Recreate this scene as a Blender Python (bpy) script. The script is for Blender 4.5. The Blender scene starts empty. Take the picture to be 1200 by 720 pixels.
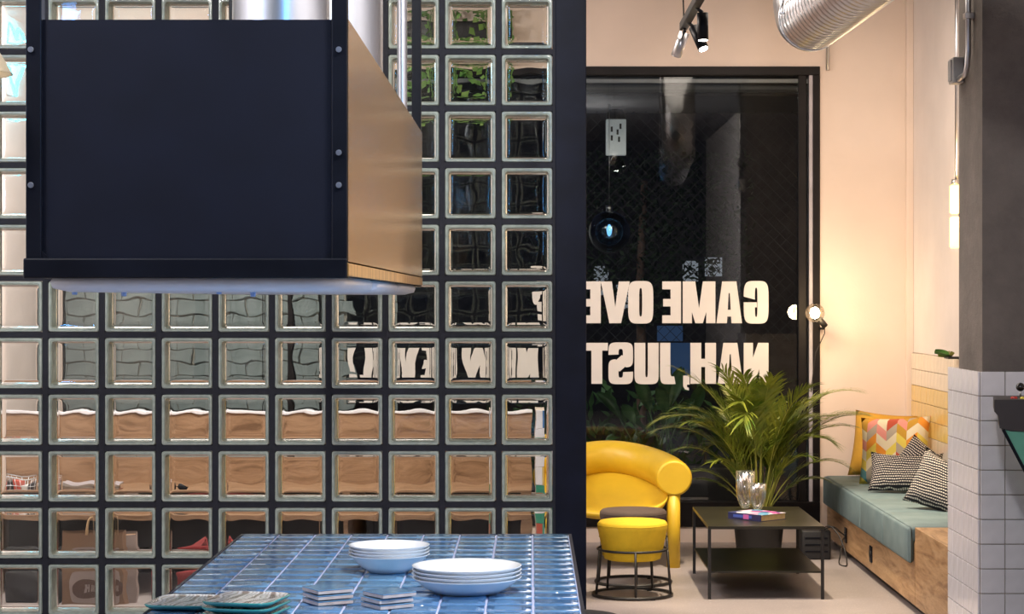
import bpy, bmesh, math, random
from mathutils import Vector, Matrix
random.seed(7)
C = bpy.context.scene.collection
PI = math.pi; R = math.radians
EYE = 1.55; F = 2400.0; D = 2400 / 1269.0; VX, VY = 622.0, 351.0

# ------------------------------------------------------------ camera, world, exposure, big lights
sc = bpy.context.scene
cam = bpy.data.cameras.new('camera'); cam_o = bpy.data.objects.new('camera', cam); C.objects.link(cam_o)
cam_o.location = (0, 0, EYE); cam_o.rotation_euler = (R(90), 0, 0)
cam.sensor_width = 36; cam.lens = F / 1200 * 36
cam.shift_x = -(VX - 600) / 1200; cam.shift_y = -(360 - VY) / 1200
cam.clip_start = .05; cam.clip_end = 100
sc.camera = cam_o
sc.view_settings.view_transform = 'Standard'; sc.view_settings.look = 'None'
sc.view_settings.gamma = 1; sc.view_settings.use_curve_mapping = False
sc.view_settings.exposure = 0.0
sc.cycles.max_bounces = 14; sc.cycles.transmission_bounces = 12; sc.cycles.transparent_max_bounces = 24
sc.cycles.diffuse_bounces = 3; sc.cycles.glossy_bounces = 5
sc.cycles.caustics_refractive = True; sc.cycles.caustics_reflective = False
sc.cycles.sample_clamp_indirect = 4; sc.cycles.use_denoising = True
w = bpy.data.worlds.new('night'); sc.world = w; w.use_nodes = True
w.node_tree.nodes['Background'].inputs[0].default_value = (.010, .014, .030, 1)
w.node_tree.nodes['Background'].inputs[1].default_value = 1.0

def light(name, kind, loc, power, col, aim=None, size=.3, size_y=None, spot=60, blend=.5, label=None):
    l = bpy.data.lights.new(name, kind); l.energy = power; l.color = col
    if kind == 'AREA':
        l.size = size
        if size_y: l.shape = 'RECTANGLE'; l.size_y = size_y
    else: l.shadow_soft_size = size
    if kind == 'SPOT': l.spot_size = R(spot); l.spot_blend = blend
    o = bpy.data.objects.new(name, l); C.objects.link(o); o.location = loc
    if aim is not None:
        o.rotation_euler = (Vector(aim) - Vector(loc)).to_track_quat('-Z', 'Y').to_euler()
    return o
WARM = (1, .78, .56); NEUT = (1, .90, .80)
# lounge ceiling lamps
light('lounge_lamp', 'AREA', (.9, 9.8, 3.62), 66, (1, .86, .72), (.9, 9.8, 0), 1.6, 1.8)
light('lounge_lamp', 'AREA', (-1.6, 9.8, 3.62), 125, (1, .88, .80), (-1.6, 9.8, 0), 2.2, 1.8)
light('lounge_spot', 'SPOT', (1.1, 10.6, 3.5), 560, (1, .82, .58), (1.35, 11.0, .3), .05, spot=44, blend=.5)
light('lounge_spot', 'SPOT', (1.2, 9.6, 3.5), 145, (1, .80, .64), (2.0, 13.0, 1.7), .05, spot=62, blend=.8)
light('left_wall_light', 'AREA', (-2.3, 10.2, 3.3), 60, (1, .90, .88), (-3.1, 12.2, 1.9), .4)
# dining side lamps above and beside the table (small ceiling spots and unseen blue lights added to tint ducts and dishes)
light('dining_lamp', 'POINT', (.45, 3.2, 3.45), 190, (1, .97, .94), size=.12)
light('dining_lamp', 'POINT', (-1.7, 3.0, 3.45), 200, (1, .97, .94), size=.12)
light('dining_spot', 'SPOT', (.42, 3.4, 3.4), 150, (1, .97, .93), (-.3, 4.7, .9), .05, spot=46)
light('unseen_blue_light', 'AREA', (.50, 1.5, 2.7), 13, (.08, .42, 1), (-.45, 4.8, 2.0), .09, 1.3)  # unseen strip added so the steel ducts reflect blue
light('unseen_blue_light', 'AREA', (-2.7, 2.6, 2.7), 15, (.10, .38, 1), (-.6, 4.6, 2.2), .09, 1.3)  # second unseen strip, added for blue from the left
light('unseen_blue_light', 'SPOT', (1.75, 4.2, 1.45), 60, (.12, .50, 1), (-.2, 4.6, .95), .08, spot=50)
# outdoor lamp on the yard wall
light('yard_lamp', 'AREA', (-2.6, 14.2, 3.2), 75, (1, .95, .92), (-2.6, 17.0, 1.4), .5)

# ------------------------------------------------------------ helpers
class N:
    def __init__(s, name):
        s.m = bpy.data.materials.new(name); s.m.use_nodes = True; s.t = s.m.node_tree
        s.b = s.t.nodes['Principled BSDF']; s.out = s.t.nodes['Material Output']
    def n(s, typ, **kw):
        x = s.t.nodes.new(typ)
        for k, v in kw.items(): setattr(x, k, v)
        return x
    def l(s, a, b): s.t.links.new(a, b)
    def math(s, op, a, b=None, c=None):
        x = s.n('ShaderNodeMath', operation=op)
        for i, v in enumerate((a, b, c)):
            if v is None: continue
            if isinstance(v, (int, float)): x.inputs[i].default_value = v
            else: s.l(v, x.inputs[i])
        return x.outputs[0]
    def xyz(s, kind='Object', scale=(1, 1, 1)):
        tc = s.n('ShaderNodeTexCoord'); mp = s.n('ShaderNodeMapping'); mp.inputs['Scale'].default_value = scale
        s.l(tc.outputs[kind], mp.inputs['Vector']); return mp.outputs[0]
    def noise(s, vec, scale, detail=4, rough=.5, dist=0):
        x = s.n('ShaderNodeTexNoise'); x.inputs['Scale'].default_value = scale; x.inputs['Detail'].default_value = detail
        x.inputs['Roughness'].default_value = rough; x.inputs['Distortion'].default_value = dist
        if vec: s.l(vec, x.inputs['Vector'])
        return x.outputs['Fac']
    def ramp(s, fac, stops, mode='LINEAR'):
        x = s.n('ShaderNodeValToRGB'); x.color_ramp.interpolation = mode
        e = x.color_ramp.elements
        while len(e) > 1: e.remove(e[0])
        e[0].position = stops[0][0]; e[0].color = (*stops[0][1], 1)
        for p, c in stops[1:]:
            q = e.new(p); q.color = (*c, 1)
        s.l(fac, x.inputs[0]); return x.outputs[0]
    def mix(s, fac, a, b):
        x = s.n('ShaderNodeMix', data_type='RGBA')
        for sock, v in ((x.inputs[0], fac), (x.inputs[6], a), (x.inputs[7], b)):
            if isinstance(v, (int, float)): sock.default_value = v
            elif isinstance(v, tuple): sock.default_value = (*v, 1)
            else: s.l(v, sock)
        return x.outputs[2]
    def bump(s, h, strength=.2, dist=.01):
        x = s.n('ShaderNodeBump'); x.inputs['Strength'].default_value = strength; x.inputs['Distance'].default_value = dist
        s.l(h, x.inputs['Height']); s.l(x.outputs[0], s.b.inputs['Normal'])
    def set(s, **kw):
        for k, v in kw.items():
            i = s.b.inputs[k.replace('_', ' ')]
            if hasattr(v, 'node'): s.l(v, i)
            elif isinstance(v, tuple): i.default_value = (*v, 1)
            else: i.default_value = v
        return s
def plain(name, col, rough=.5, metal=0, var=.12, scale=9, bump=0, bscale=60, **kw):
    k = N(name); v = k.xyz()
    f = k.noise(v, scale)
    a = tuple(max(0, c * (1 - var)) for c in col); b = tuple(min(1, c * (1 + var)) for c in col)
    k.set(Base_Color=k.ramp(f, [(.3, a), (.7, b)]), Roughness=rough, Metallic=metal)
    if bump: k.bump(k.noise(v, bscale, 3), bump)
    for q, val in kw.items(): k.set(**{q: val})
    return k.m
def emit(name, col, st):
    k = N(name); k.set(Base_Color=col, Emission_Color=col, Emission_Strength=st); return k.m
def wood(name, light_c, mid_c, dark_c, axis='x', rough=.45, sc_=1.0):
    k = N(name)
    s = {'x': (1.2, 9, 9), 'y': (9, 1.2, 9), 'z': (9, 9, 1.2)}[axis]
    v = k.xyz('Object', tuple(q * sc_ for q in s))
    f = k.noise(v, 1.6, 6, .62, 1.4); g = k.noise(v, 9, 3, .6, .4)
    h = k.math('ADD', k.math('MULTIPLY', f, .8), k.math('MULTIPLY', g, .2))
    k.set(Base_Color=k.ramp(h, [(.36, dark_c), (.48, mid_c), (.60, light_c), (.68, mid_c)]), Roughness=rough)
    k.bump(g, .08); return k.m
def thin_glass(name, col=(1, 1, 1), refl=1.0, ior=1.5, bump=0):
    k = N(name); k.t.nodes.remove(k.b)
    tr = k.n('ShaderNodeBsdfTransparent'); tr.inputs[0].default_value = (*col, 1)
    gl = k.n('ShaderNodeBsdfGlossy'); gl.inputs['Roughness'].default_value = .005
    fr = k.n('ShaderNodeFresnel'); fr.inputs[0].default_value = ior
    if bump:
        b = k.n('ShaderNodeBump'); b.inputs['Strength'].default_value = bump; k.l(k.noise(k.xyz(), 14), b.inputs['Height'])
        k.l(b.outputs[0], gl.inputs['Normal'])
    mx = k.n('ShaderNodeMixShader'); k.l(k.math('MULTIPLY', fr.outputs[0], refl), mx.inputs[0])
    k.l(tr.outputs[0], mx.inputs[1]); k.l(gl.outputs[0], mx.inputs[2]); k.l(mx.outputs[0], k.out.inputs[0])
    return k.m

class MB:
    """collects shapes into one mesh"""
    def __init__(s): s.bm = bmesh.new(); s.mi = 0
    def _f(s, vs, smooth=False):
        try: f = s.bm.faces.new(vs); f.material_index = s.mi; f.smooth = smooth; return f
        except ValueError: return None
    def box(s, x0, x1, y0, y1, z0, z1, bev=0, rot=None, seg=2):
        t = bmesh.new(); r = bmesh.ops.create_cube(t, size=1)
        for v in t.verts:
            v.co = Vector(((x0 + x1) / 2 + v.co.x * (x1 - x0), (y0 + y1) / 2 + v.co.y * (y1 - y0), (z0 + z1) / 2 + v.co.z * (z1 - z0)))
        if bev: bmesh.ops.bevel(t, geom=t.edges[:], offset=bev, segments=seg, affect='EDGES', profile=.5)
        if rot is not None:
            for v in t.verts: v.co = rot @ v.co
        s.merge(t, bev >= .009); return s
    def merge(s, t, smooth=False):
        mp = {v: s.bm.verts.new(v.co) for v in t.verts}
        for f in t.faces: s._f([mp[v] for v in f.verts], smooth)
        t.free()
    def loft(s, loops, cap0=True, cap1=True, closed=True, smooth=True):
        L = [[s.bm.verts.new(p) for p in lp] for lp in loops]; n = len(L[0])
        for a, b in zip(L, L[1:]):
            for i in range(n if closed else n - 1):
                j = (i + 1) % n; s._f([a[i], a[j], b[j], b[i]], smooth)
        if cap0: s._f(L[0][::-1])
        if cap1: s._f(L[-1])
        return s
    def cyl(s, p0, p1, r0, r1=None, n=16, cap=True):
        r1 = r0 if r1 is None else r1
        return s.tube([p0, p1], [r0, r1], n, cap)
    def tube(s, pts, r, n=10, cap=True, closed=False):
        pts = [Vector(p) for p in pts]; m = len(pts)
        rr = r if isinstance(r, (list, tuple)) else [r] * m
        loops = []; prev = None
        for i, p in enumerate(pts):
            if closed: d = pts[(i + 1) % m] - pts[i - 1]
            else: d = pts[min(i + 1, m - 1)] - pts[max(i - 1, 0)]
            d.normalize()
            if prev is None:
                u = d.orthogonal().normalized()
            else:
                u = (prev - d * prev.dot(d)); u = u.normalized() if u.length > 1e-6 else d.orthogonal().normalized()
            prev = u; v = d.cross(u)
            loops.append([p + (u * math.cos(2 * PI * k / n) + v * math.sin(2 * PI * k / n)) * rr[i] for k in range(n)])
        if closed: loops.append(loops[0]); cap = False
        return s.loft(loops, cap, cap)
    def lathe(s, prof, c=(0, 0, 0), n=32, cap0=False, cap1=False):
        return s.loft([[(c[0] + r * math.cos(2 * PI * k / n), c[1] + r * math.sin(2 * PI * k / n), c[2] + z) for k in range(n)] for r, z in prof], cap0, cap1)
    def prism(s, pts, y0, y1):
        """polygon in x,z extruded along y"""
        a = [s.bm.verts.new((x, y0, z)) for x, z in pts]; b = [s.bm.verts.new((x, y1, z)) for x, z in pts]
        n = len(pts); s._f(a); s._f(b[::-1])
        for i in range(n): s._f([a[i], b[i], b[(i + 1) % n], a[(i + 1) % n]])
        return s
    def mesh(s, name, mats):
        bmesh.ops.recalc_face_normals(s.bm, faces=s.bm.faces)
        me = bpy.data.meshes.new(name); s.bm.to_mesh(me); s.bm.free()
        for m in (mats if isinstance(mats, (list, tuple)) else [mats]): me.materials.append(m)
        return me
    def obj(s, name, mats, parent=None, loc=(0, 0, 0), rot=(0, 0, 0)):
        return inst(name, s.mesh(name, mats), parent, loc, rot)
def inst(name, me, parent=None, loc=(0, 0, 0), rot=(0, 0, 0)):
    o = bpy.data.objects.new(name, me); C.objects.link(o); o.location = loc; o.rotation_euler = rot
    if parent: o.parent = parent
    return o
def tag(o, label, cat, group=None, kind=None):
    o['label'] = label
    if cat: o['category'] = cat
    if group: o['group'] = group
    if kind: o['kind'] = kind
    return o
def thing(name, label, cat, loc=(0, 0, 0), rz=0, group=None):
    o = bpy.data.objects.new(name, None); C.objects.link(o); o.location = loc; o.rotation_euler = (0, 0, rz)
    o.empty_display_size = .05
    return tag(o, label, cat, group)
def struct(name, mb, mats, label=None, parent=None):
    o = mb.obj(name, mats, parent); o['kind'] = 'structure'
    if label: o['label'] = label
    return o
def copy_tree(o, parent=None):
    c = o.copy(); C.objects.link(c); c.parent = parent
    for ch in [x for x in bpy.data.objects if x.parent is o]: copy_tree(ch, c)
    return c
def smooth_path(P_, n=8):
    P_ = [Vector(p) for p in P_]; Q = [P_[0] * 2 - P_[1]] + P_ + [P_[-1] * 2 - P_[-2]]; out = []
    for i in range(1, len(Q) - 2):
        a, b, c, d = Q[i - 1:i + 3]
        for k_ in range(n):
            t = k_ / n; out.append(.5 * ((2 * b) + (c - a) * t + (2 * a - 5 * b + 4 * c - d) * t * t + (3 * b - a - 3 * c + d) * t ** 3))
    return out + [P_[-1]]
def at(px, py, Y): return Vector(((px - VX) * Y / F, Y, EYE - (py - VY) * Y / F))

# ------------------------------------------------------------ materials
M = {}
M['plaster'] = plain('plaster', (.80, .66, .56), .85, var=.04, scale=3, bump=.06)
M['plaster_white'] = plain('plaster_white', (.82, .74, .70), .85, var=.05, scale=3, bump=.05)
M['dark_paint'] = plain('dark_paint', (.03, .035, .06), .7, var=.2)
M['ceiling'] = plain('ceiling', (.25, .24, .25), .9)
M['navy_steel'] = plain('navy_steel', (.006, .008, .020), .5, var=.3, bump=.03, Specular_IOR_Level=.2)
M['black_steel'] = plain('black_steel', (.004, .005, .009), .35, var=.3, Specular_IOR_Level=.2)
M['navy_panel'] = plain('navy_panel', (.0035, .005, .012), .5, var=.15, Specular_IOR_Level=.2)
M['black_metal'] = plain('black_metal', (.015, .014, .014), .45, var=.3)
M['frame_black'] = plain('frame_black', (.008, .006, .006), .5, var=.3, Specular_IOR_Level=.2)
M['grey_strip'] = plain('grey_strip', (.45, .42, .45), .5)
M['chrome'] = plain('chrome', (.72, .77, .84), .30, 1, var=.04)
M['steel'] = plain('steel', (.60, .60, .62), .28, 1, var=.08)
M['mortar'] = plain('mortar', (.012, .013, .022), .7, var=.25, scale=40, bump=.15)
M['white_ceramic'] = plain('white_ceramic', (.88, .89, .90), .12, var=.01)
M['screw'] = plain('screw', (.45, .50, .60), .3, .9)
k = N('concrete_floor'); v = k.xyz()
f = k.noise(v, 2.2, 6, .6); g = k.noise(v, 90, 2)
k.set(Base_Color=k.mix(k.ramp(g, [(.60, (0, 0, 0)), (.70, (.5, .5, .5))]), k.ramp(f, [(.3, (.30, .265, .265)), (.7, (.37, .325, .32))]), (.62, .58, .54)), Roughness=.42)
k.bump(g, .05); M['floor'] = k.m
k = N('pillar_concrete'); v = k.xyz(); f = k.noise(v, 3.5, 8, .65)
k.set(Base_Color=k.ramp(f, [(.3, (.13, .115, .105)), (.7, (.23, .20, .18))]), Roughness=.9); k.bump(k.noise(v, 26, 8, .75), .55, .02); M['concrete'] = k.m
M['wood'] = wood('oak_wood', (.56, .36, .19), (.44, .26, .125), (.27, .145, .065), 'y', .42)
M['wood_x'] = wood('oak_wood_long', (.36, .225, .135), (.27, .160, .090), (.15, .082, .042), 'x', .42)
M['tile_white'] = plain('tile_white', (.86, .84, .88), .14, var=.05, scale=14, bump=.06, bscale=10)
M['tile_cream'] = plain('tile_cream', (.80, .71, .58), .16, var=.05, bump=.06, bscale=10)
M['tile_yellow'] = plain('tile_yellow', (.78, .56, .20), .16, var=.05, bump=.06, bscale=10)
M['tile_green'] = plain('tile_green', (.06, .30, .20), .16, var=.05)
M['tile_red'] = plain('tile_red', (.50, .12, .08), .16, var=.05)
M['tile_blue'] = plain('tile_blue', (.08, .22, .50), .16, var=.05)
M['grout'] = plain('grout', (.42, .36, .30), .9)
M['grout_lilac'] = plain('grout_lilac', (.52, .55, .74), .7)
M['yellow_vinyl'] = plain('yellow_vinyl', (.70, .455, .026), .42, var=.05, bump=.03, bscale=200)
M['yellow_fabric'] = plain('yellow_fabric', (.74, .50, .02), .85, var=.07, scale=20, bump=.25, bscale=240)
M['brown_fabric'] = plain('brown_fabric', (.075, .05, .04), .8, bump=.2, bscale=200)
M['grey_fabric'] = plain('grey_fabric', (.05, .05, .06), .8, bump=.2, bscale=200)
k = N('bench_fabric'); v = k.xyz(); k.set(Base_Color=k.ramp(k.noise(v, 7, 5), [(.3, (.12, .18, .195)), (.7, (.17, .235, .245))]), Roughness=.75)
k.bump(k.noise(v, 260, 2), .2); M['bench_fabric'] = k.m
M['mustard'] = plain('mustard', (.58, .31, .03), .85, bump=.2, bscale=150)
M['pot'] = plain('pot', (.01, .01, .011), .5)
k = N('gold_panel'); v = k.xyz('Object', (1, 1, 40)); f = k.noise(v, 5, 3)
k.set(Base_Color=k.ramp(f, [(.3, (.78, .52, .27)), (.7, (.86, .60, .34))]), Roughness=.24, Metallic=1); M['gold_panel'] = k.m
k = N('ribbed_brass'); v = k.xyz('Object', (1, 26, 1)); f = k.noise(v, 2, 2)
k.set(Base_Color=k.ramp(f, [(.35, (.42, .22, .07)), (.65, (.72, .45, .17))]), Roughness=.35, Metallic=.7); M['ribbed_brass'] = k.m
M['tray_white'] = plain('tray_white', (.70, .74, .82), .35, var=.02)
# glazed blue table tiles
def glaze(i, a, b):
    k = N('blue_glaze'); v = k.xyz('Object', (1, 2.2, 1))
    k.set(Base_Color=k.ramp(k.noise(v, 22 + i * 5, 3), [(.3, a), (.7, b)]), Roughness=.14, Coat_Weight=.3, Coat_Roughness=.06)
    k.bump(k.noise(v, 26, 2, .5, .5), .18, .004); return k.m
GL = [glaze(0, (.08, .19, .36), (.13, .28, .47)), glaze(1, (.10, .22, .38), (.16, .33, .50)), glaze(2, (.06, .16, .33), (.11, .24, .44))]
# glass
M['rim_glass'] = plain('rim_glass', (.56, .63, .55), .10, var=.16, scale=34, bump=.22, bscale=46, Transmission_Weight=.12, IOR=1.45)
M['pane_front'] = thin_glass('pane_front', (.97, .985, .975), .5, 1.45, .05)
k = N('pane_wavy'); k.t.nodes.remove(k.b); g_ = k.n('ShaderNodeBsdfGlass'); g_.inputs['Color'].default_value = (.985, .995, .985, 1)
g_.inputs['Roughness'].default_value = 0; g_.inputs['IOR'].default_value = 1.47; k.l(g_.outputs[0], k.out.inputs[0]); M['pane_wavy'] = k.m
M['window_glass'] = thin_glass('window_glass', (.90, .93, .92), 1.15, 1.5)
M['bulb_glass'] = thin_glass('bulb_glass', (1, .95, .86), .5, 1.45)
M['globe_glass'] = thin_glass('globe_glass', (.30, .55, .85), 2.2, 1.5)
k = N('iridescent_glass'); k.t.nodes.remove(k.b)
lw = k.n('ShaderNodeLayerWeight'); lw.inputs[0].default_value = .45
nz = k.math('ADD', k.math('MULTIPLY', k.noise(k.xyz(), 16), 1.0), k.math('MULTIPLY', lw.outputs[1], .8))
colr = k.ramp(nz, [(.3, (.95, .85, .55)), (.5, (.95, .82, .80)), (.7, (.72, .78, .95)), (.9, (.8, .95, .85)), (1.0, (1, .88, .6))])
tr = k.n('ShaderNodeBsdfTransparent'); tr.inputs[0].default_value = (.93, .92, .89, 1)
gl = k.n('ShaderNodeBsdfGlossy'); gl.inputs[1].default_value = .06; k.l(colr, gl.inputs[0])
df = k.n('ShaderNodeBsdfDiffuse'); k.l(colr, df.inputs[0])
m1 = k.n('ShaderNodeMixShader'); m1.inputs[0].default_value = .12; k.l(gl.outputs[0], m1.inputs[1]); k.l(df.outputs[0], m1.inputs[2])
m2 = k.n('ShaderNodeMixShader'); k.l(k.math('ADD', k.math('MULTIPLY', lw.outputs[1], .5), .18), m2.inputs[0]); k.l(tr.outputs[0], m2.inputs[1]); k.l(m1.outputs[0], m2.inputs[2])
k.l(m2.outputs[0], k.out.inputs[0]); M['iridescent'] = k.m
M['vinyl_white'] = plain('vinyl_white', (.70, .66, .62), .6, var=.02)
def leaf_mat(name, a, b, rough=.45):
    k = N(name); k.set(Base_Color=k.ramp(k.noise(k.xyz(), 9, 3), [(.3, a), (.7, b)]), Roughness=rough); return k.m
M['palm_leaf'] = leaf_mat('palm_leaf', (.08, .16, .015), (.34, .36, .04))
M['palm_stem'] = leaf_mat('palm_stem', (.22, .26, .04), (.42, .40, .08))
M['yard_leaf'] = leaf_mat('yard_leaf', (.03, .085, .03), (.08, .17, .06))
M['tree_leaf'] = leaf_mat('tree_leaf', (.010, .022, .010), (.03, .05, .02))
M['ivy_leaf'] = leaf_mat('ivy_leaf', (.07, .20, .04), (.22, .38, .10))
M['bark'] = plain('bark', (.12, .07, .05), .9, bump=.5)
M['yard_brick'] = plain('yard_brick', (.34, .36, .35), .9, var=.2, scale=4, bump=.3)
M['yard_dark'] = plain('yard_dark', (.045, .04, .045), .9, var=.3)
M['yard_ground'] = plain('yard_ground', (.10, .10, .11), .9)

# ------------------------------------------------------------ room shell
XL, XR, YB, YF, H = -3.1, 2.43, -2.2, 6.9 * D, 3.75
struct('floor', MB().box(XL - .1, XR + .1, YB - .1, YF + .14, -.1, 0), M['floor'], 'pale speckled concrete floor')
struct('ceiling', MB().box(XL - .1, XR + .1, YB - .1, YF + .14, H, H + .1), M['ceiling'])
struct('wall_left', MB().box(XL - .1, XL, YB, YF, 0, H), M['plaster_white'])
struct('wall_rear', MB().box(XL - .1, XR + .1, YB - .1, YB, 0, H), M['dark_paint'])
wr = struct('wall_right', MB().box(XR, XR + .1, YB, YF, 0, H), M['plaster_white'], 'pale plaster side wall above the bench')
WX0, WX1, WZ0, WZ1 = -3.05, 1.842, .10, 3.034
wf = MB()
wf.box(XL, WX0, YF, YF + .14, 0, H); wf.box(WX1, XR + .1, YF, YF + .14, 0, H)
wf.box(WX0, WX1, YF, YF + .14, 0, WZ0); wf.box(WX0, WX1, YF, YF + .14, WZ1, H)
wfo = struct('wall_front', wf, M['plaster'], 'peach plaster wall round the dark window')
# thin cream strip where the walls meet plus side-wall tiles
struct('trim_2', MB().box(XR - .045, XR, YF - .05, YF, 0, H, .004), M['plaster'])
# window
win = struct('window_1', MB().box(WX0, WX1, YF + .05, YF + .058, WZ0, WZ1), M['window_glass'], 'tall dark shop window with reversed white lettering')
fr = MB(); fw = .055
fr.box(WX0, WX1, YF - .012, YF + .10, WZ1 - fw, WZ1, .003); fr.box(WX0, WX1, YF - .012, YF + .10, WZ0, WZ0 + .16, .003)
fr.box(WX0, WX0 + fw, YF - .012, YF + .10, WZ0 + .16, WZ1 - fw, .003); fr.box(WX1 - .045, WX1, YF - .012, YF + .10, WZ0 + .16, WZ1 - fw, .003)
fr.obj('window_frame', M['frame_black'], win)
inner = MB(); inner.box(WX1 - .068, WX1 - .045, YF + .0, YF + .06, WZ0 + .16, WZ1 - fw, .002)
inner.obj('window_strip', M['grey_strip'], win)['label'] = 'pale grey window strip'
MB().box(WX1 - .135, WX1 - .085, YF + .0, YF + .045, WZ0 + .16, WZ1 - fw, .003).obj('mullion', M['frame_black'], win)
for x in (-1.55, .16):
    MB().box(x - .03, x + .03, YF + .0, YF + .09, WZ0 + .16, WZ1 - fw, .003).obj('mullion', M['frame_black'], win)
for z, r in ((WZ1 - .085, .012), (WZ1 - .15, .010)):
    MB().box(WX0 + fw, WX1 - .068, YF + .06, YF + .09, z - r, z + r).obj('blind_rail', M['grey_strip'] if r > .011 else M['frame_black'], win)
# tiled lower part of side wall
tw = MB().box(0, .010, -.0485, .0485, -.0485, .0485, .002, seg=1)
tme = {}
for c in ('tile_cream', 'tile_yellow', 'tile_white'):
    tme[c] = MB().box(-.010, 0, -.0485, .0485, -.0485, .0485, .002, seg=1).mesh('tile', M[c])
tw.bm.free()
struct('trim_3', MB().box(XR - .006, XR, 9.3, YF - .05, .42, 1.215), M['grout'], 'grout bed of the side wall tiles')
for r_ in range(8):
    z = 1.16 - .1 * r_
    for q in range(33):
        y = YF - .105 - .1 * q
        if y < 9.4: continue
        inst('tile', tme['tile_yellow' if r_ in (2, 3, 4) and not (r_ == 2 and False) else 'tile_cream'], wr, (XR - .006 + random.uniform(-.0008, .0008), y, z))

# steel post at the end of the glass block wall
PX0, PX1 = .0867, .196
struct('trim_1', MB().box(PX0, PX1, 3.82 * D, 3.82 * D + .12, 0, H, .003), M['navy_steel'], 'dark navy steel post ending the glass block wall')

# ------------------------------------------------------------ glass block wall
GY = 3.82 * D; P = .2
gx1 = PX0; ncol = 15; nrow = 18; gz0 = 1.4243 - 7 * P - .0
bars = MB(); bw = .0195
zs = [gz0 + P * i for i in range(nrow + 1)]
zs = [z for z in zs if z < H]
for z in zs: bars.box(gx1 - ncol * P, gx1, GY + .004, GY + .076, max(0, z - bw / 2), z + bw / 2)
for i in range(ncol + 1):
    x = gx1 - i * P; bars.box(x - bw / 2, min(x + bw / 2, gx1), GY + .003, GY + .077, 0, H)
bars.box(XL, gx1 - ncol * P, GY, GY + .08, 0, H); bars.box(gx1 - ncol * P, gx1, GY, GY + .08, zs[-1] - .0, H)
gw = struct('wall_middle', bars, M['mortar'], 'glass block partition with dark joints')
def rsq(h, y, r=.008, n=3):
    out = []
    for cx, cz, a0 in ((h - r, h - r, 0), (-h + r, h - r, 90), (-h + r, -h + r, 180), (h - r, -h + r, 270)):
        for i in range(n):
            a = R(a0 + 90 * i / (n - 1)); out.append((cx + r * math.cos(a), y, cz + r * math.sin(a)))
    return out
b = MB()
prof = [(.0890, .012), (.0890, .002), (.0868, -.002), (.0815, -.002), (.0800, .0015), (.0790, .0020), (.0782, -.0005), (.0772, .0005), (.0768, .008),
        (.0738, .064), (.0738, .072), (.0762, .080), (.0868, .082), (.0890, .078), (.0890, .068)]
b.loft([rsq(h, y) for h, y in prof], False, False, smooth=False)
block_me = b.mesh('glass_block', M['rim_glass'])
def make_pane(seed):
    rnd = random.Random(seed); m = MB(); n = 12; s = .0750
    ph = [(rnd.uniform(30, 75), rnd.uniform(30, 75), rnd.uniform(0, 6), rnd.uniform(.3, 1)) for _ in range(4)]
    def wav(u, v):
        x, z = u * s, v * s
        h = sum(a * math.sin(kx * x * (1 if i % 2 else -1) + kz * z + p) for i, (kx, kz, p, a) in enumerate(ph)) * .00005
        e = max(abs(u), abs(v)); return h - .0016 * max(0, e - .80) ** 2 / .04
    m.mi = 0                                              # front thin pane
    m.loft([[(-s - .002, .0085, z), (s + .002, .0085, z)] for z in (-s - .002, s + .002)], False, False, closed=False)
    m.mi = 1                                              # rear wavy slab
    s2 = .0738
    g = [-1, -.93, -.85, -.7, -.5, -.25, 0, .25, .5, .7, .85, .93, 1]
    A = [[m.bm.verts.new((u * s2, .0655 + wav(u, v), v * s2)) for u in g] for v in g]
    B = [[m.bm.verts.new((u * s2, .0715 - .6 * wav(v, u), v * s2)) for u in g] for v in g]
    L = len(g)
    for i in range(L - 1):
        for j in range(L - 1):
            m._f([A[i][j], A[i][j + 1], A[i + 1][j + 1], A[i + 1][j]], True)
            m._f([B[i][j], B[i + 1][j], B[i + 1][j + 1], B[i][j + 1]], True)
    for k_ in range(L - 1):
        m._f([A[0][k_], B[0][k_], B[0][k_ + 1], A[0][k_ + 1]]); m._f([A[-1][k_], A[-1][k_ + 1], B[-1][k_ + 1], B[-1][k_]])
        m._f([A[k_][0], A[k_ + 1][0], B[k_ + 1][0], B[k_][0]]); m._f([A[k_][-1], B[k_][-1], B[k_ + 1][-1], A[k_ + 1][-1]])
    return m.mesh('pane', [M['pane_front'], M['pane_wavy']])
panes = [make_pane(i) for i in range(6)]
for i in range(ncol):
    for j in range(len(zs) - 1):
        bo = inst('glass_block', block_me, gw, (gx1 - (i + .5) * P, GY, zs[j] + P / 2), (0, 0, R(random.uniform(-.25, .25))))
        inst('pane', random.choice(panes), bo)
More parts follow.
